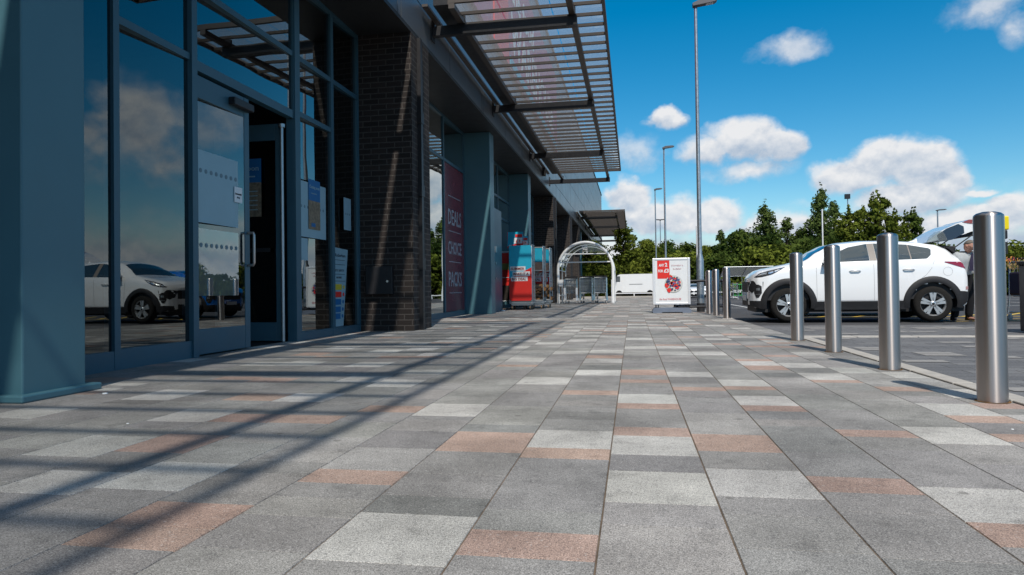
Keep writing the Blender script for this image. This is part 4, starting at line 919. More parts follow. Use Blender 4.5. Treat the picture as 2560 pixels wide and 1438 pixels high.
def make_car(name, label, paint, open_gate, sz=1.0):
    t = thing(name, label, 'car')
    xs = sorted(set([round(.04 * i, 3) for i in range(113)] + [.02, .06, 4.46, 4.48])); xs = [x for x in xs if x <= 4.48]
    S = [section(x) for x in xs]; nP = len(S[0]); m_ = MB()
    for sd_ in (-1, 1):
        vs = [(x, sd_ * p[0], p[1]) for x, P in zip(xs, S) for p in P]; fs = []
        for i in range(len(xs) - 1):
            for j in range(nP - 1):
                cx = (xs[i] + xs[i + 1]) / 2; cz = (S[i][j][1] + S[i][j + 1][1]) / 2
                if j < NL and any((cx - w) ** 2 + (cz - WRAD) ** 2 < ARCH ** 2 for w in (WF, WR_)): continue
                q = (i * nP + j, (i + 1) * nP + j, (i + 1) * nP + j + 1, i * nP + j + 1)
                fs.append(q if sd_ < 0 else q[::-1])
        m_.mesh(vs, fs, 0, True)
    P = S[0]; m_.face([(xs[0], -p[0], p[1]) for p in P] + [(xs[0], p[0], p[1]) for p in P[::-1]])
    P = S[-1]; m_.face([(xs[-1], p[0], p[1]) for p in P] + [(xs[-1], -p[0], p[1]) for p in P[::-1]])
    me_ = m_.obj('body', paint, t, fixn=False)
    bm = bmesh.new(); bm.from_mesh(me_.data); bmesh.ops.remove_doubles(bm, verts=bm.verts, dist=.0008); bmesh.ops.recalc_face_normals(bm, faces=bm.faces); bm.to_mesh(me_.data); bm.free()
    # underbody and wheel housings
    m_ = MB(); m_.box(.25, 4.3, -.72, .72, .20, .5); m_.box(.42, 1.42, -.86, .86, .45, .835) ; m_.box(3.07, 4.08, -.86, .86, .45, .835); m_.obj('underbody', PLAST, t)
    # cladding along the bottom and round the arches
    m_ = MB()
    for sd_ in (-1, 1):
        for w in (WF, WR_):
            ri, ro = .425, .545; n = 26; a0, a1 = -.16, pi + .16; ring = []
            for k in range(n + 1):
                a = a0 + (a1 - a0) * k / n
                for r, o in ((ri, .018), (ri + .02, .026), (ro - .02, .022), (ro, .004)):
                    x = w + r * cos(a); z = max(.26, WRAD + r * sin(a)); ring.append((x, sd_ * (side_y(min(max(x, .02), 4.46), z) + o), z))
            m_.mesh(ring, [(4 * k + j, 4 * k + 4 + j, 4 * k + 5 + j, 4 * k + 1 + j) for k in range(n) for j in range(3)], 0, True)
            m_.mesh([(p[0], p[1] - sd_ * (.0 if i % 2 == 0 else .2), p[2]) for i, p in enumerate([q for k in range(n + 1) for q in (ring[4 * k], ring[4 * k])])], [(2 * k, 2 * k + 2, 2 * k + 3, 2 * k + 1) for k in range(n)], 0, True)
        patch(m_, [(1.40, .25), (3.10, .25)], [(1.40, .42), (3.10, .42)], 0, .020, 16, 3, sd_)
        patch(m_, [(.03, .33), (.45, .27)], [(.03, .44), (.45, .44)], 0, .015, 10, 3, sd_); patch(m_, [(4.05, .30), (4.47, .42)], [(4.05, .60), (4.47, .58)], 0, .012, 10, 3, sd_)
    m_.box(-.012, .06, -.47, .47, .33, .48); m_.box(4.42, 4.495, -.62, .62, .42, .58); m_.obj('cladding', PLAST, t)
    # glass
    for sd_ in (-1, 1):
      for pane in range(3):
        m_ = MB()
        if pane == 0: patch(m_, [(1.66, 1.205), (2.455, 1.225)], [(1.66, 1.22), (1.85, 1.40), (2.1, 1.51), (2.455, 1.575)], 0, .005, 20, 5, sd_)
        if pane == 1: patch(m_, [(2.585, 1.225), (3.20, 1.235)], [(2.585, 1.58), (3.20, 1.54)], 0, .005, 12, 5, sd_)
        if pane == 2: patch(m_, [(3.225, 1.235), (3.50, 1.245), (3.60, 1.33), (3.62, 1.42)], [(3.225, 1.535), (3.50, 1.475), (3.60, 1.455), (3.62, 1.43)], 0, .005, 12, 4, sd_)
        m_.obj('side_window', CARG, t)
    for sd_ in (-1, 1):
      for pl in (0, 1):
        m_ = MB()
        if pl == 0: patch(m_, [(2.46, 1.225), (2.58, 1.225)], [(2.46, 1.575), (2.58, 1.58)], 0, .006, 4, 4, sd_)
        else: patch(m_, [(3.202, 1.235), (3.223, 1.235)], [(3.202, 1.54), (3.223, 1.535)], 0, .006, 2, 4, sd_)
        m_.obj('door_pillar', mat('taupe_trim', (.20, .175, .155), .5), t)
    m_ = MB(); G = []
    for i in range(13):
        x = 1.235 + (1.72 - 1.235) * i / 12; Pq = section(x); row = []
        k0 = NL + NU - 1
        pts = Pq[k0:] ; half = [(x, -p[0] * (.97 if a == 0 else 1), p[1] + .006) for a, p in enumerate(pts)]
        row = half + [(q[0], -q[1], q[2]) for q in half[-2::-1]]; G.append(row)
    nn_ = len(G[0]); m_.mesh([p for r in G for p in r], [(i * nn_ + j, (i + 1) * nn_ + j, (i + 1) * nn_ + j + 1, i * nn_ + j + 1) for i in range(12) for j in range(nn_ - 1)], 0, True)
    m_.obj('windscreen', CARG, t)
    # lamps, grille, fog lights
    for sd_ in (-1, 1):
        m_ = MB(); patch(m_, [(.20, .92), (.40, .93), (.60, .98), (.86, 1.125)], [(.20, .935), (.40, 1.02), (.60, 1.075), (.86, 1.13)], 0, .006, 16, 4, sd_); hl = m_.obj('headlight', PLAST, t)
        m_ = MB()
        patch(m_, [(.25, .945), (.34, .95)], [(.25, .955), (.34, .99)], 0, .009, 4, 2, sd_); patch(m_, [(.40, .965), (.50, .985)], [(.40, 1.005), (.50, 1.03)], 0, .009, 4, 2, sd_); patch(m_, [(.53, .985), (.63, 1.02)], [(.53, 1.035), (.63, 1.07)], 0, .009, 4, 2, sd_); patch(m_, [(.65, 1.025), (.82, 1.11)], [(.65, 1.075), (.82, 1.118)], 0, .009, 4, 2, sd_)
        m_.obj('lens', CHROME, hl)
        m_ = MB(); patch(m_, [(.17, .60), (.24, .50), (.34, .51), (.40, .60)], [(.17, .72), (.24, .78), (.34, .775), (.40, .74)], 0, .006, 12, 4, sd_); fg = m_.obj('fog_light', PLAST, t)
        m_ = MB(); patch(m_, [(.24, .655), (.36, .655)], [(.24, .70), (.36, .71)], 0, .009, 4, 2, sd_); patch(m_, [(.21, .57), (.38, .575)], [(.21, .578), (.38, .583)], 0, .009, 4, 1, sd_); m_.obj('lens', GALV, fg)
        m_ = MB(); patch(m_, [(3.80, 1.165), (4.10, 1.06), (4.30, 1.02)], [(3.80, 1.18), (4.10, 1.17), (4.30, 1.12)], 0, .008, 10, 3, sd_); m_.obj('tail_lamp', REDL, t)
        m_ = MB(); patch(m_, [(4.24, .62), (4.46, .64)], [(4.22 + .02, .685), (4.46, .69)], 0, .008, 6, 2, sd_); m_.obj('rear_reflector', mat('pale_red', (.45, .25, .25), .3), t)
    m_ = MB(); m_.box(-.012, .02, -.47, .47, .62, .84)
    for sd_ in (-1, 1): patch(m_, [(.015, .66), (.10, .60), (.17, .64), (.24, .76)], [(.015, .82), (.10, .86), (.18, .85), (.24, .79)], 0, .007, 12, 4, sd_)
    m_.obj('grille', PLAST, t)
    m_ = MB(); m_.box(-.03, -.012, -.26, .26, .44, .55); m_.obj('number_plate', PAPER, t)
    # wheels
    for w in (WF, WR_):
        for sd_ in (-1, 1):
            m_ = MB(); yo = sd_ * .80
            m_.lathe([(.235, -.108), (.30, -.115), (.338, -.095), (.350, -.06), (.352, 0), (.350, .06), (.338, .095), (.30, .115), (.235, .108)], (w, yo, WRAD), 44, 0, 'y', caps=False)
            ty = m_.obj('tyre', RUB, t)
            m_ = MB(); f = sd_ * .104
            m_.lathe([(.236, f), (.236, f * .85), (.222, f * .80), (.212, f * .2)], (w, yo, WRAD), 44, 0, 'y', caps=False)
            m_.lathe([(.23, f * .1), (.001, f * .1)], (w, yo, WRAD), 30, 1, 'y', caps=False)
            for k in range(5):
                a = 2 * pi * k / 5 + .31
                for da in (-.17, .17):
                    p0 = Vector((cos(a + da * .8) * .05, sin(a + da * .8) * .05)); p1 = Vector((cos(a + da) * .222, sin(a + da) * .222)); n_ = Vector((-(p1 - p0).y, (p1 - p0).x)).normalized()
                    pr = [(w + q.x, WRAD + q.y) for q in (p0 - n_ * .024, p1 - n_ * .027, p1 + n_ * .027, p0 + n_ * .024)]
                    m_.prism(pr, yo + f * .55, yo + f * .92, 0)
            m_.lathe([(.062, f * .5), (.058, f * .97), (.03, f * 1.0), (.001, f * 1.0)], (w, yo, WRAD), 20, 0, 'y', caps=False)
            m_.lathe([(.026, f * 1.01), (.001, f * 1.02)], (w, yo, WRAD), 14, 1, 'y', caps=False)
            m_.obj('wheel_rim', [mat('silver_alloy', (.62, .63, .64), .28, .75), PLAST], t)
    # mirrors, handles, seams
    SEAM = mat('panel_gap', (.30, .30, .31), .8)
    for sd_ in (-1, 1):
        m_ = MB(); y = sd_ * (side_y(1.72, 1.2) + .02); m_.prism([(1.56, 1.20), (1.60, 1.32), (1.72, 1.34), (1.76, 1.26), (1.74, 1.19)], min(y, y + sd_ * .19), max(y, y + sd_ * .19)); mi = m_.obj('wing_mirror', paint, t, bevel=.03)
        m_ = MB(); m_.prism([(1.57, 1.165), (1.60, 1.195), (1.72, 1.20), (1.76, 1.16), (1.68, 1.13)], min(y - sd_ * .03, y + sd_ * .12), max(y - sd_ * .03, y + sd_ * .12)); m_.obj('mirror_foot', PLAST, mi)
        for (hx, hz) in ((2.17, 1.02), (3.15, 1.03)):
            m_ = MB(); yy_ = side_y(hx, hz); m_.tube([(hx - .10, sd_ * (yy_ + .008), hz), (hx - .07, sd_ * (yy_ + .035), hz + .01), (hx + .07, sd_ * (yy_ + .035), hz + .01), (hx + .10, sd_ * (yy_ + .008), hz)], .014, 8)
            m_.obj('door_handle', MATS['silver_frame'] if paint == CARW else paint, t)
        m_ = MB()
        def seam(pts, wd=.006):
            q = []
            for x, z in pts: q.append((x, sd_ * (side_y(x, z) + .0025), z))
            for a, b in zip(q[:-1], q[1:]):
                dx, dz = b[0] - a[0], b[2] - a[2]; L_ = max(1e-6, sqrt(dx * dx + dz * dz)); nx_, nz_ = -dz / L_ * wd / 2, dx / L_ * wd / 2
                m_.face([(a[0] - nx_, a[1], a[2] - nz_), (b[0] - nx_, b[1], b[2] - nz_), (b[0] + nx_, b[1], b[2] + nz_), (a[0] + nx_, a[1], a[2] + nz_)])
        seam([(1.45, z / 100) for z in range(44, 116, 6)]); seam([(2.52, z / 100) for z in range(43, 120, 6)])
        seam([(3.64, 1.30), (3.62, 1.2), (3.56, 1.05), (3.46, .92), (3.38, .86)]); seam([(1.45 + .1 * k, .435) for k in range(17)])
        seam([(3.85 + .085 * cos(a * .5), .985 + .085 * sin(a * .5)) for a in range(14)], .004)
        seam([(1.5 + .1 * k, 1.19 + .0018 * k * 5) for k in range(21)], .010)
        m_.obj('panel_seam', SEAM, t)
    m_ = MB()
    if open_gate:
        K_ = lambda L_: [((x + 2.26) * .964 - 2.26, .75 + (z - .75) * .964 + .02) for x, z in L_]
        G_ = [(3.80, 1.585), (3.98, 1.74), (4.15, 1.85), (4.38, 1.96), (4.62, 2.03), (4.85, 2.02), (5.02, 1.95), (5.10, 1.86), (5.06, 1.80), (4.85, 1.80), (4.66, 1.79), (4.52, 1.735), (4.36, 1.70), (4.14, 1.665), (3.92, 1.60)]
        m_.prism(K_(G_), -.56, .56); tg = m_.obj('tailgate', paint, t, bevel=.02)
        q = MB(); q.prism(K_([(4.02, 1.735), (4.2, 1.865), (4.42, 1.955), (4.52, 1.90), (4.53, 1.765), (4.42, 1.70), (4.3, 1.63), (4.06, 1.60)]), -.568, .568); q.obj('rear_window', mat('navy_glass', (.012, .035, .07), .08, 0, .5), tg)
        q = MB(); q.prism(K_([(4.50, 1.99), (4.62, 2.038), (4.82, 2.028), (4.87, 1.99), (4.78, 1.945), (4.62, 1.96)]), -.57, .57); q.obj('tail_lamp', REDL, tg)
        q = MB(); q.prism(K_([(3.80, 1.58), (3.86, 1.70), (3.96, 1.79), (4.08, 1.82), (4.14, 1.78), (4.20, 1.62)]), -.60, -.575); q.obj('spoiler_side', CLEAR, tg)
        q = MB(); q.prism(K_([(4.56, 1.74), (4.70, 1.785), (5.06, 1.80), (5.0, 1.76), (4.72, 1.70), (4.60, 1.70)]), -.5, .5); q.obj('inner_trim', PLAST, tg)
        q = MB(); q.tube([(4.05, -.56, 1.42), (4.46, -.52, 1.72)], .012, 6); q.tube([(4.05, .56, 1.42), (4.46, .52, 1.72)], .012, 6); q.obj('gas_strut', PLAST, tg)
        q = MB(); q.prism([(3.96, 1.47), (4.36, 1.09), (4.40, 1.10), (4.0, 1.50)], -.60, .60); q.obj('boot_opening', PLAST, t)
        for y in (-.35, .3): q = MB(); q.box(3.9, 4.0, y - .13, y + .13, 1.25, 1.52); q.box(4.06, 4.16, y - .13, y + .13, 1.22, 1.50); q.obj('headrest', PLAST, t, bevel=.02)
    else:
        G = []
        for i in range(9):
            x = 3.82 + (4.22 - 3.82) * i / 8; Pq = section(x); pts = Pq[NL + NU - 1:]; half = [(x, -p[0] * .93, p[1] + .006) for p in pts]; G.append(half + [(q[0], -q[1], q[2]) for q in half[-2::-1]])
        nn_ = len(G[0]); m_.mesh([p for r in G for p in r], [(i * nn_ + j, (i + 1) * nn_ + j, (i + 1) * nn_ + j + 1, i * nn_ + j + 1) for i in range(8) for j in range(nn_ - 1)], 0, True); m_.obj('rear_window', CARG, t)
    q = MB(); q.prism([(3.42, 1.625), (3.56, 1.665), (3.60, 1.70), (3.62, 1.61)], -.02, .02); q.obj('roof_aerial', paint, t)
    for o_ in list(t.children):
        if o_.name.split('.')[0] in ('tyre', 'wheel_rim', 'tailgate', 'boot_opening', 'headrest'): continue
        for q_ in [o_] + list(o_.children):
            for v in q_.data.vertices:
                if v.co.x < .36: v.co.x = .36 - (.36 - v.co.x) * .52
                elif v.co.x > 4.13: v.co.x = 4.13 + (v.co.x - 4.13) * .36
    return t
C1 = make_car('parked_car', 'white sport utility car with its tailgate open behind the bollards', CARW, True)
C1.location = (3.13 - .91 + .04, 14.80 + .90, -.0); C1.rotation_euler = (0, 0, radians(-2.0))
C2 = make_car('parked_car', 'bright blue car parked behind the white one, seen in the shop glass', CARB, False)
C2.location = (3.15, 18.6, 0); C2.scale = (.96, .95, .9); C2['group'] = ''
C3 = make_car('parked_car', 'white car far away behind the three distant bollards', CARW, False)
C3.location = (4.6, 49, -.02); C3.rotation_euler = (0, 0, radians(100)); C3.scale = (.72, .72, .6)
for c in (C2, C3, t2):
    if 'group' in c: del c['group']
# ------------------------------------------------------------------ person at the boot
def skin_obj(name, chains, m, parent=None, sub=2, loc=None):
    """chains: list of (points, radii); joined where the first point of a chain repeats an existing point"""
    vs, es, rad = [], [], []
    def idx(p, r):
        for i, v in enumerate(vs):
            if (Vector(v) - Vector(p)).length < 1e-4: return i
        vs.append(tuple(p)); rad.append(r); return len(vs) - 1
    for pts, rs in chains:
        pr = None
        for p, r in zip(pts, rs):
            i = idx(p, r)
            if pr is not None and i != pr: es.append((pr, i))
            pr = i
    me = bpy.data.meshes.new(name); me.from_pydata(vs, es, []); me.materials.append(m)
    o = bpy.data.objects.new(name, me); COL.objects.link(o)
    sk = o.modifiers.new('skin', 'SKIN'); sk.use_smooth_shade = True
    if not me.skin_vertices: 
        bpy.context.view_layer.objects.active = o; bpy.ops.mesh.customdata_skin_add()
    for i, r in enumerate(rad):
        me.skin_vertices[0].data[i].radius = r if isinstance(r, tuple) else (r, r)
    me.skin_vertices[0].data[0].use_root = True
    sb = o.modifiers.new('sub', 'SUBSURF'); sb.levels = sub; sb.render_levels = sub
    if parent: o.parent = parent
    return o
PX, PY = 6.52, 15.1
PER = thing('person', 'grey haired man in a pale jacket and dark trousers bending over behind the open boot', 'person', (PX, PY, 0), radians(0))
# local frame: x right in the picture, -y towards the camera
pel = (0, 0, .86); chest = (.04, -.10, 1.22); neck = (.05, -.17, 1.35); 
shL, shR = (-.15, -.10, 1.30), (.24, -.13, 1.30)
body = [([pel, (.02, -.04, 1.02), chest, neck, (.035, -.21, 1.40)], [(.12, .09), (.12, .09), (.13, .09), .055, .052]),
        ([pel, (-.095, 0, .80), (-.13, -.01, .47), (-.16, .02, .10), (-.16, .01, .05), (-.20, -.15, .03)], [(.12, .09), .08, .058, .038, .034, .024]),
        ([pel, (.10, .02, .80), (.13, .0, .47), (.12, .05, .10), (.12, .04, .05), (.19, -.12, .03)], [(.12, .09), .08, .058, .038, .034, .024]),
        ([chest, shR, (.30, -.20, 1.06), (.17, -.36, .90), (.12, -.41, .87)], [(.13, .09), .06, .045, .036, .03]),
        ([chest, shL, (-.20, -.02, 1.05), (-.14, .16, .90), (-.12, .2, .86)], [(.13, .09), .06, .045, .036, .03])]
bo = skin_obj('body', body, SKIN, PER)
JK = mat('pale_jacket', (.40, .42, .43), .8, 0, .3, .12, 9); JD = mat('dark_trousers', (.014, .014, .016), .85, 0, .2, .2, 12); NV = mat('navy_jumper', (.035, .03, .06), .85, 0, .2, .2, 12)
jac = [([(.01, -.02, .90), (.02, -.05, 1.02), (.03, -.07, 1.12), chest, (.05, -.15, 1.33)], [(.20, .15), (.20, .15), (.20, .145), (.205, .14), (.09, .085)]),
       ([chest, shR, (.305, -.20, 1.06), (.20, -.34, .925)], [(.205, .14), .098, .078, .058]),
       ([chest, shL, (-.205, -.02, 1.05), (-.15, .14, .92)], [(.205, .14), .098, .078, .058])]
skin_obj('jacket', jac, JK, PER)
tro = [([(.01, -.03, 1.0), pel, (-.095, 0, .79), (-.13, -.01, .47), (-.16, .0, .045)], [(.172, .135), (.175, .14), .115, .085, .075]),
       ([pel, (.10, .02, .79), (.13, .0, .47), (.12, .05, .05)], [(.175, .14), .115, .085, .075])]
skin_obj('trousers', tro, JD, PER)
m_ = MB(); m_.mesh([(.02, -.245, .99), (.10, -.25, .99), (.15, -.262, 1.2), (.135, -.25, 1.33), (.07, -.262, 1.35), (.03, -.262, 1.2), (.08, -.28, 1.15)], [(0, 1, 6), (1, 2, 6), (2, 3, 4, 5, 6), (5, 0, 6)], 0, True); m_.obj('jumper', NV, PER)
for s, x, y in ((0, -.16, .02), (1, .12, .05)):
    m_ = MB(); dx = -.05 if s == 0 else .08
    m_.mesh([(x - .05, y + .07, 0), (x + .05, y + .07, 0), (x + .055 + dx, y - .12, 0), (x + .02 + dx, y - .2, 0), (x - .02 + dx, y - .2, 0), (x - .055 + dx, y - .12, 0),
             (x - .045, y + .06, .10), (x + .045, y + .06, .10), (x + .045 + dx, y - .1, .06), (x + .015 + dx, y - .18, .035), (x - .015 + dx, y - .18, .035), (x - .045 + dx, y - .1, .06)],
            [(0, 1, 2, 3, 4, 5), (6, 7, 8, 9, 10, 11), (0, 1, 7, 6), (1, 2, 8, 7), (2, 3, 9, 8), (3, 4, 10, 9), (4, 5, 11, 10), (5, 0, 6, 11)], 0, True)
    m_.obj('shoe', PLAST, PER, bevel=.012)
# head, turned to the right of the picture and looking down
HM = Matrix.Translation((.03, -.24, 1.475)) @ Matrix.Rotation(radians(38), 4, 'Z') @ Matrix.Rotation(radians(28), 4, 'X')
def head_mesh(fn, m_, mi, n=20, k=16, z0=-1, z1=1):
    vs = []; 
    for i in range(k + 1):
        ph = -pi / 2 + pi * i / k
        for j in range(n):
            th = 2 * pi * j / n; vs.append(HM @ Vector(fn(cos(ph) * cos(th), cos(ph) * sin(th), sin(ph))))
    m_.mesh(vs, [(i * n + j, i * n + (j + 1) % n, (i + 1) * n + (j + 1) % n, (i + 1) * n + j) for i in range(k) for j in range(n)], mi, True)
def hf(x, y, z):
    w_ = .076 * (1 - .20 * max(0, -z) ** 1.3); d_ = .098 * (1 - .10 * max(0, -z)); h_ = .118
    nose = .028 * math.exp(-((x / .16) ** 2 + ((z + .12) / .16) ** 2)) if y < 0 else 0
    brow = .006 * math.exp(-((z - .12) / .1) ** 2) if y < 0 else 0
    chin = .012 * math.exp(-((z + .75) / .2) ** 2 - (x / .4) ** 2) if y < 0 else 0
    return (x * w_, y * d_ - nose - brow - chin, z * h_)
m_ = MB(); head_mesh(hf, m_, 0, 28, 24)
for s in (-1, 1):
    m_.mesh([HM @ Vector((s * .076, .0 + .018 * cos(a), -.005 + .03 * sin(a))) for a in [i * pi / 4 for i in range(8)]] + [HM @ Vector((s * .092, .012 + .02 * cos(a), -.003 + .034 * sin(a))) for a in [i * pi / 4 for i in range(8)]], [(i, (i + 1) % 8, 8 + (i + 1) % 8, 8 + i) for i in range(8)] + [tuple(range(8, 16))], 0, True)
m_.mesh([HM @ Vector(p) for p in ((-.028, -.099, -.062), (.028, -.099, -.062), (.02, -.102, -.069), (-.02, -.102, -.069))], [(0, 1, 2, 3)], 1)
m_.obj('head', [SKIN, mat('lip', (.25, .08, .07), .6)], PER)
m_ = MB(); head_mesh(lambda x, y, z: (x * .083, (y * .105 + .006), z * .125 + .004) if (z > .38 - .55 * y) else (x * .06, y * .07 + .01, z * .09), m_, 0, 28, 24); m_.obj('hair', mat('grey_hair', (.14, .125, .11), .8, 0, .3, .3, 40), PER)
m_ = MB()
for s in (-1, 1): m_.tube([HM @ Vector((s * .033 + .024 * cos(a), -.108, .012 + .017 * sin(a))) for a in [i * pi / 5 for i in range(11)]], .0028, 5); m_.tube([HM @ Vector((s * .056, -.105, .015)), HM @ Vector((s * .08, .01, .015))], .0025, 4)
m_.obj('glasses', PLAST, PER)
# hands: palm and five fingers, near hand curled in front of the hip
def hand(base, fdir, pdir, closed, name='hand'):
    b = Vector(base); f = Vector(fdir).normalized(); pdir = Vector(pdir).normalized(); side = f.cross(pdir).normalized(); ch = []
    palm = b + f * .055; ch.append(([b, palm], [(.026, .02), (.036, .016)]))
    for k, L in enumerate((.068, .078, .073, .056)):
        o = side * (.027 - k * .018); r0 = palm + f * .025 + o
        q1 = r0 + f * L * .45 + pdir * L * .15 * closed; q2 = q1 + f * L * .15 + pdir * L * .4 * closed; q3 = q2 - f * L * .2 * closed + pdir * L * .25 * closed
        ch.append(([palm, r0, q1, q2, q3], [(.036, .016), .0105, .0095, .0085, .0075]))
    t0 = b + f * .03 + side * .032; ch.append(([palm, t0, t0 + f * .03 + side * .022 + pdir * .015, t0 + f * .055 + side * .012 + pdir * .035], [(.036, .016), .012, .011, .009]))
    return skin_obj(name, ch, SKIN, bo, 1)
hand((.125, -.40, .875), (-.35, -.35, -.85), (-.5, .7, -.2), 1.0); hand((-.12, .195, .865), (.1, .3, -.9), (.6, .2, 0), .7)

# ------------------------------------------------------------------ trees
LEAF = [mat_leaf('leaf_green', (.030, .058, .012), (.13, .17, .028)) if False else mat_leaf('foliage_olive', (.046, .066, .012), (.19, .225, .036)),
        mat_leaf('foliage_dark', (.026, .048, .012), (.11, .15, .032)), mat_leaf('foliage_bluish', (.034, .060, .018), (.14, .185, .05))]
BARK = mat('bark', (.07, .05, .035), .9, 0, .2, .4, 8)
def crown_mesh(kind, seed, n=5200, R=2.6, H=8.0, leaf=.17, name='crown'):
    r = random.Random(seed); m_ = MB(); clumps = []
    nc = {'round': 70, 'cone': 90, 'bush': 44, 'wispy': 74}[kind]
    for i in range(nc):
        u = r.random()
        if kind == 'cone': z = H * (.03 + .95 * u ** 1.1); rad = R * (1 - u ** 1.25) * .85 + .16; cs = .50 + .80 * (1 - u)
        elif kind == 'bush': z = H * (.05 + .85 * u); rad = R * sqrt(max(.02, 1 - (u * .92) ** 2)); cs = .95
        elif kind == 'wispy': z = H * (.06 + .93 * u); rad = R * (.95 - .55 * u) * (.6 + .6 * r.random()); cs = .50 + .55 * (1 - u)
        else: z = H * (.06 + .88 * u); rad = R * sqrt(max(.03, 1 - (2 * abs(u - .42)) ** 2.2)); cs = .85 + .25 * (1 - u)
        a = r.random() * 2 * pi; q = rad * sqrt(r.uniform(.15, 1)); clumps.append((Vector((q * cos(a), q * sin(a), z)), cs * r.uniform(.75, 1.25) * R / 2.6, r.uniform(.15, .85)))
    if kind in ('wispy', 'cone'):
        for i in range(12 if kind == 'wispy' else 4):
            a = r.random() * 2 * pi; q = R * r.uniform(0, .38 if kind == 'wispy' else .12); zz = H * r.uniform(.82, 1.06)
            for k in range(3): clumps.append((Vector((q * cos(a) + .05 * k, q * sin(a), zz + (k - 1) * .28)), .17 * R / 2.6 + .02 * (2 - k), r.uniform(.3, .95)))
    tot = sum(c[1] ** 2 for c in clumps)
    for c, cs, tone in clumps:
        k = int(n * cs * cs / tot)
        for _ in range(k):
            d = Vector((r.gauss(0, 1), r.gauss(0, 1), r.gauss(0, 1))).normalized(); q = cs * r.random() ** .38
            p = c + Vector((d.x * q, d.y * q, d.z * q * (.75 if kind != 'cone' else .6)))
            if kind in ('wispy', 'cone'): p.z -= .25 * q * abs(d.x)
            s = leaf * r.uniform(.6, 1.5); nrm = (d + Vector((r.gauss(0, .6), r.gauss(0, .6), r.gauss(0, .6) + .3))).normalized(); uu = nrm.orthogonal().normalized(); uu.rotate(Quaternion(nrm, r.random() * 6.28)); vv = nrm.cross(uu)
            t_ = min(1, max(0, tone + r.gauss(0, .2)))
            m_.face([p - uu * s, p + vv * s * .55, p + uu * s, p - vv * s * .55], 0, False, (t_, t_, t_))
    return m_, clumps
def make_tree(kind, seed, R, H, lm, n, leaf=.17):
    t = thing('tree', 'x', 'tree'); m_, cl = crown_mesh(kind, seed, n, R, H, leaf); m_.obj('crown', lm, t, fixn=False)
    m_ = MB(); m_.tube([(0, 0, -.2), (.05, .03, H * .35), (-.04, .05, H * .65), (0, 0, H * .93)], [.17, .13, .08, .02], 8)
    for c, cs, q in cl[::3]: b = Vector((0, 0, c.z * .72)); m_.tube([b, b.lerp(c, .5) + Vector((0, 0, .1)), c], [.05, .03, .012], 5)
    m_.obj('trunk', BARK, t); return t
proto = {'r1': make_tree('round', 1, 2.9, 7.2, LEAF[0], 13000, .15), 'r2': make_tree('round', 2, 2.6, 7.0, LEAF[1], 12000, .15), 'c1': make_tree('cone', 3, 2.9, 9.5, LEAF[2], 13000, .14),
         'c2': make_tree('cone', 4, 2.2, 8.5, LEAF[2], 10000, .14), 'w1': make_tree('wispy', 5, 2.4, 8.0, LEAF[0], 12000, .15), 'w2': make_tree('wispy', 6, 2.1, 7.5, LEAF[1], 11000, .15), 'b1': make_tree('bush', 7, 2.8, 3.6, LEAF[0], 8000, .14), 'b2': make_tree('bush', 8, 2.6, 3.4, LEAF[1], 8000, .14)}
base_h = {'r1': 7.4, 'r2': 7.2, 'c1': 9.6, 'c2': 8.6, 'w1': 8.3, 'w2': 7.8, 'b1': 3.7, 'b2': 3.5}
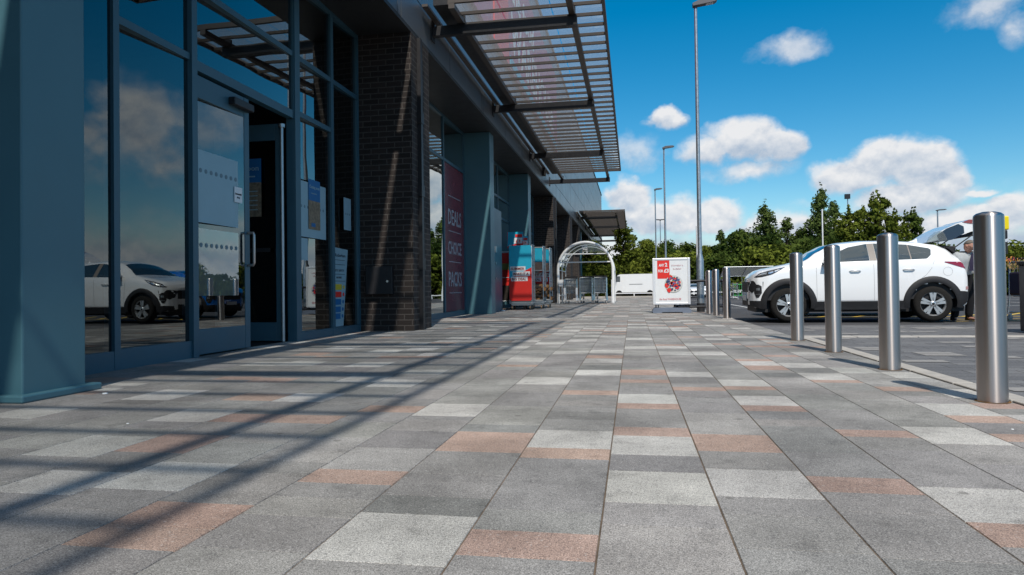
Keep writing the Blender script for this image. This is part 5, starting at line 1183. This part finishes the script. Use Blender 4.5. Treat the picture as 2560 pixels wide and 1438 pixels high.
TREES = [  # kind, x, y, top height, width factor, label
 ('r1', -3.6, 62.5, 5.2, 1.0, 'olive green tree behind the trolley shelter, against the end of the building'),
 ('w1', -.6, 66, 6.7, 1.0, 'tree with the high pointed top right of the small far canopy'),
 ('r1', 1.6, 69, 5.6, 1.0, 'round olive tree above the white van roof'),
 ('r2', 3.6, 77, 6.1, 1.1, 'dark round tree behind the double headed lamp post'),
 ('b1', 2.6, 64, 3.6, 1.1, 'light bush above the left edge of the advertising board'),
 ('r2', 6.2, 80, 6.0, 1.2, 'dark tree between the advertising board and the nearest lamp post'),
 ('b1', 5.2, 65, 3.8, 1.1, 'olive bush right behind the nearest lamp post'),
 ('r1', 8.6, 82, 5.6, 1.1, 'low round tree just right of the nearest lamp post'),
 ('c2', 9.0, 73, 6.6, .8, 'slim bluish conifer standing alone above the hedge'),
 ('b2', 8.0, 62, 3.6, 1.1, 'dark bush behind the three far bollards'),
 ('r2', 11.4, 76, 7.0, 1.0, 'dark rounded tree left of the tall birch-like conifer'),
 ('c1', 13.35, 73, 9.0, 1.1, 'tall bushy conifer left of the car bonnet'),
 ('c2', 15.9, 75, 7.9, .95, 'thin topped conifer just right of the tall bushy one'),
 ('b1', 11.2, 60, 3.9, 1.1, 'light green bush above the headlight of the white car'),
 ('b2', 14.4, 61, 4.0, 1.1, 'dark bush above the bonnet of the white car'),
 ('r2', 17.6, 76, 7.0, 1.0, 'dark tree behind the slim white pole'),
 ('c1', 19.3, 75, 10.7, .85, 'tallest tree, a dark conifer with a leaning side top'),
 ('c2', 20.9, 76.5, 9.6, .75, 'side top conifer close to the right of the tallest tree'),
 ('w1', 17.6, 60, 6.9, 1.0, 'bright green tree over the windscreen of the white car'),
 ('w1', 19.7, 60.5, 8.0, 1.0, 'feathery light green tree with a long shoot at the top'),
 ('w1', 21.4, 61, 6.6, .9, 'feathery light green tree above the second bollard'),
 ('w2', 23.0, 62, 6.9, .8, 'dark drooping tree at the right end of the row'),
 ('r2', 16.0, 62, 4.8, .9, 'dark tree low behind the windscreen'),
 ('b2', 20.5, 58, 4.2, 1.3, 'dark bush right above the white car roof'),
 ('b1', 17.2, 57, 3.6, 1.2, 'olive bush above the wing mirror of the white car'),
 ('b1', 23.0, 46, 3.05, 1.0, 'rounded green bush at the right edge of the picture, between bollard and bin'),
 ('b2', 26.6, 50, 3.1, 1.2, 'dark bush farther right beyond the black bin'),
 ('b2', 27.5, 68, 2.2, 1.3, 'low dark bush seen beneath the open tailgate'),
]
used = set()
for (k, x, y, h, w, lab) in TREES:
    s = h / base_h[k]; ws = max(s, .8) * w
    if k not in used: o = proto[k]; used.add(k)
    else: o = dup(proto[k], (0, 0, 0))
    o.location = (x, y, 0); o.rotation_euler = (0, 0, random.random() * 6.28); o.scale = (ws, ws, s); o['label'] = lab; o['group'] = 'trees beyond the car park'
for k in proto:
    if k not in used:
        for ch in list(proto[k].children): bpy.data.objects.remove(ch)
        bpy.data.objects.remove(proto[k])
# hedge that reads as one mass under the trees
r = random.Random(21); m_ = MB()
for i in range(38000):
    x = r.uniform(-14, 50); y = 69 + r.random() * 4 + .02 * x; h = 4.1 + .5 * sin(x * .7) + .45 * sin(x * 1.9 + 1) + (1.3 if 8 < x < 25 else (-1.9 if x > 25.5 else 0))
    z = h * r.random() ** .6; s = r.uniform(.12, .3); d = Vector((r.gauss(0, 1), r.gauss(0, 1) - .8, r.gauss(0, 1) + .4)).normalized(); uu = d.orthogonal().normalized(); uu.rotate(Quaternion(d, r.random() * 6)); vv = d.cross(uu); p = Vector((x, y - .8 * (1 - z / h), z)); t_ = min(1, max(0, .35 + .3 * sin(x * 1.3) + r.gauss(0, .2)))
    m_.face([p - uu * s, p + vv * s * .6, p + uu * s, p - vv * s * .6], 0, False, (t_, t_, t_))
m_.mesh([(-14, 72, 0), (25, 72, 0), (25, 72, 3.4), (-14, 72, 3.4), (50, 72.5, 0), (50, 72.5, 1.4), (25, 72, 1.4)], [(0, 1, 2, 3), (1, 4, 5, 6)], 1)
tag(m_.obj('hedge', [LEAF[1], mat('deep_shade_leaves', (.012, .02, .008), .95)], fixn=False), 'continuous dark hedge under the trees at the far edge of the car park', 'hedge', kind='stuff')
# reflected side only: planting behind the car park on the right
r = random.Random(31); m_ = MB()
for i in range(9000):
    y = r.uniform(-10, 70); x = 66 + r.random() * 3; h = 4.2 + 1.2 * sin(y * .35) + .7 * sin(y * 1.1 + 1)
    z = h * r.random() ** .6; s = r.uniform(.2, .45); d = Vector((r.gauss(0, 1) - .8, r.gauss(0, 1), r.gauss(0, 1) + .4)).normalized(); uu = d.orthogonal().normalized(); vv = d.cross(uu); p = Vector((x, y, z)); t_ = r.random()
    m_.face([p - uu * s, p + vv * s * .6, p + uu * s, p - vv * s * .6], 0, False, (t_, t_, t_))
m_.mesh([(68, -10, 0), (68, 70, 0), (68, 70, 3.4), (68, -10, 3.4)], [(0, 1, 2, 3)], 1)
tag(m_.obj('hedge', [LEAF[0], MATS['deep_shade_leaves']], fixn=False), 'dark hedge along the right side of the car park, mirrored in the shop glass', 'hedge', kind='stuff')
scene.cycles.max_bounces = 8; scene.cycles.transparent_max_bounces = 24; scene.cycles.caustics_reflective = False; scene.cycles.caustics_refractive = False
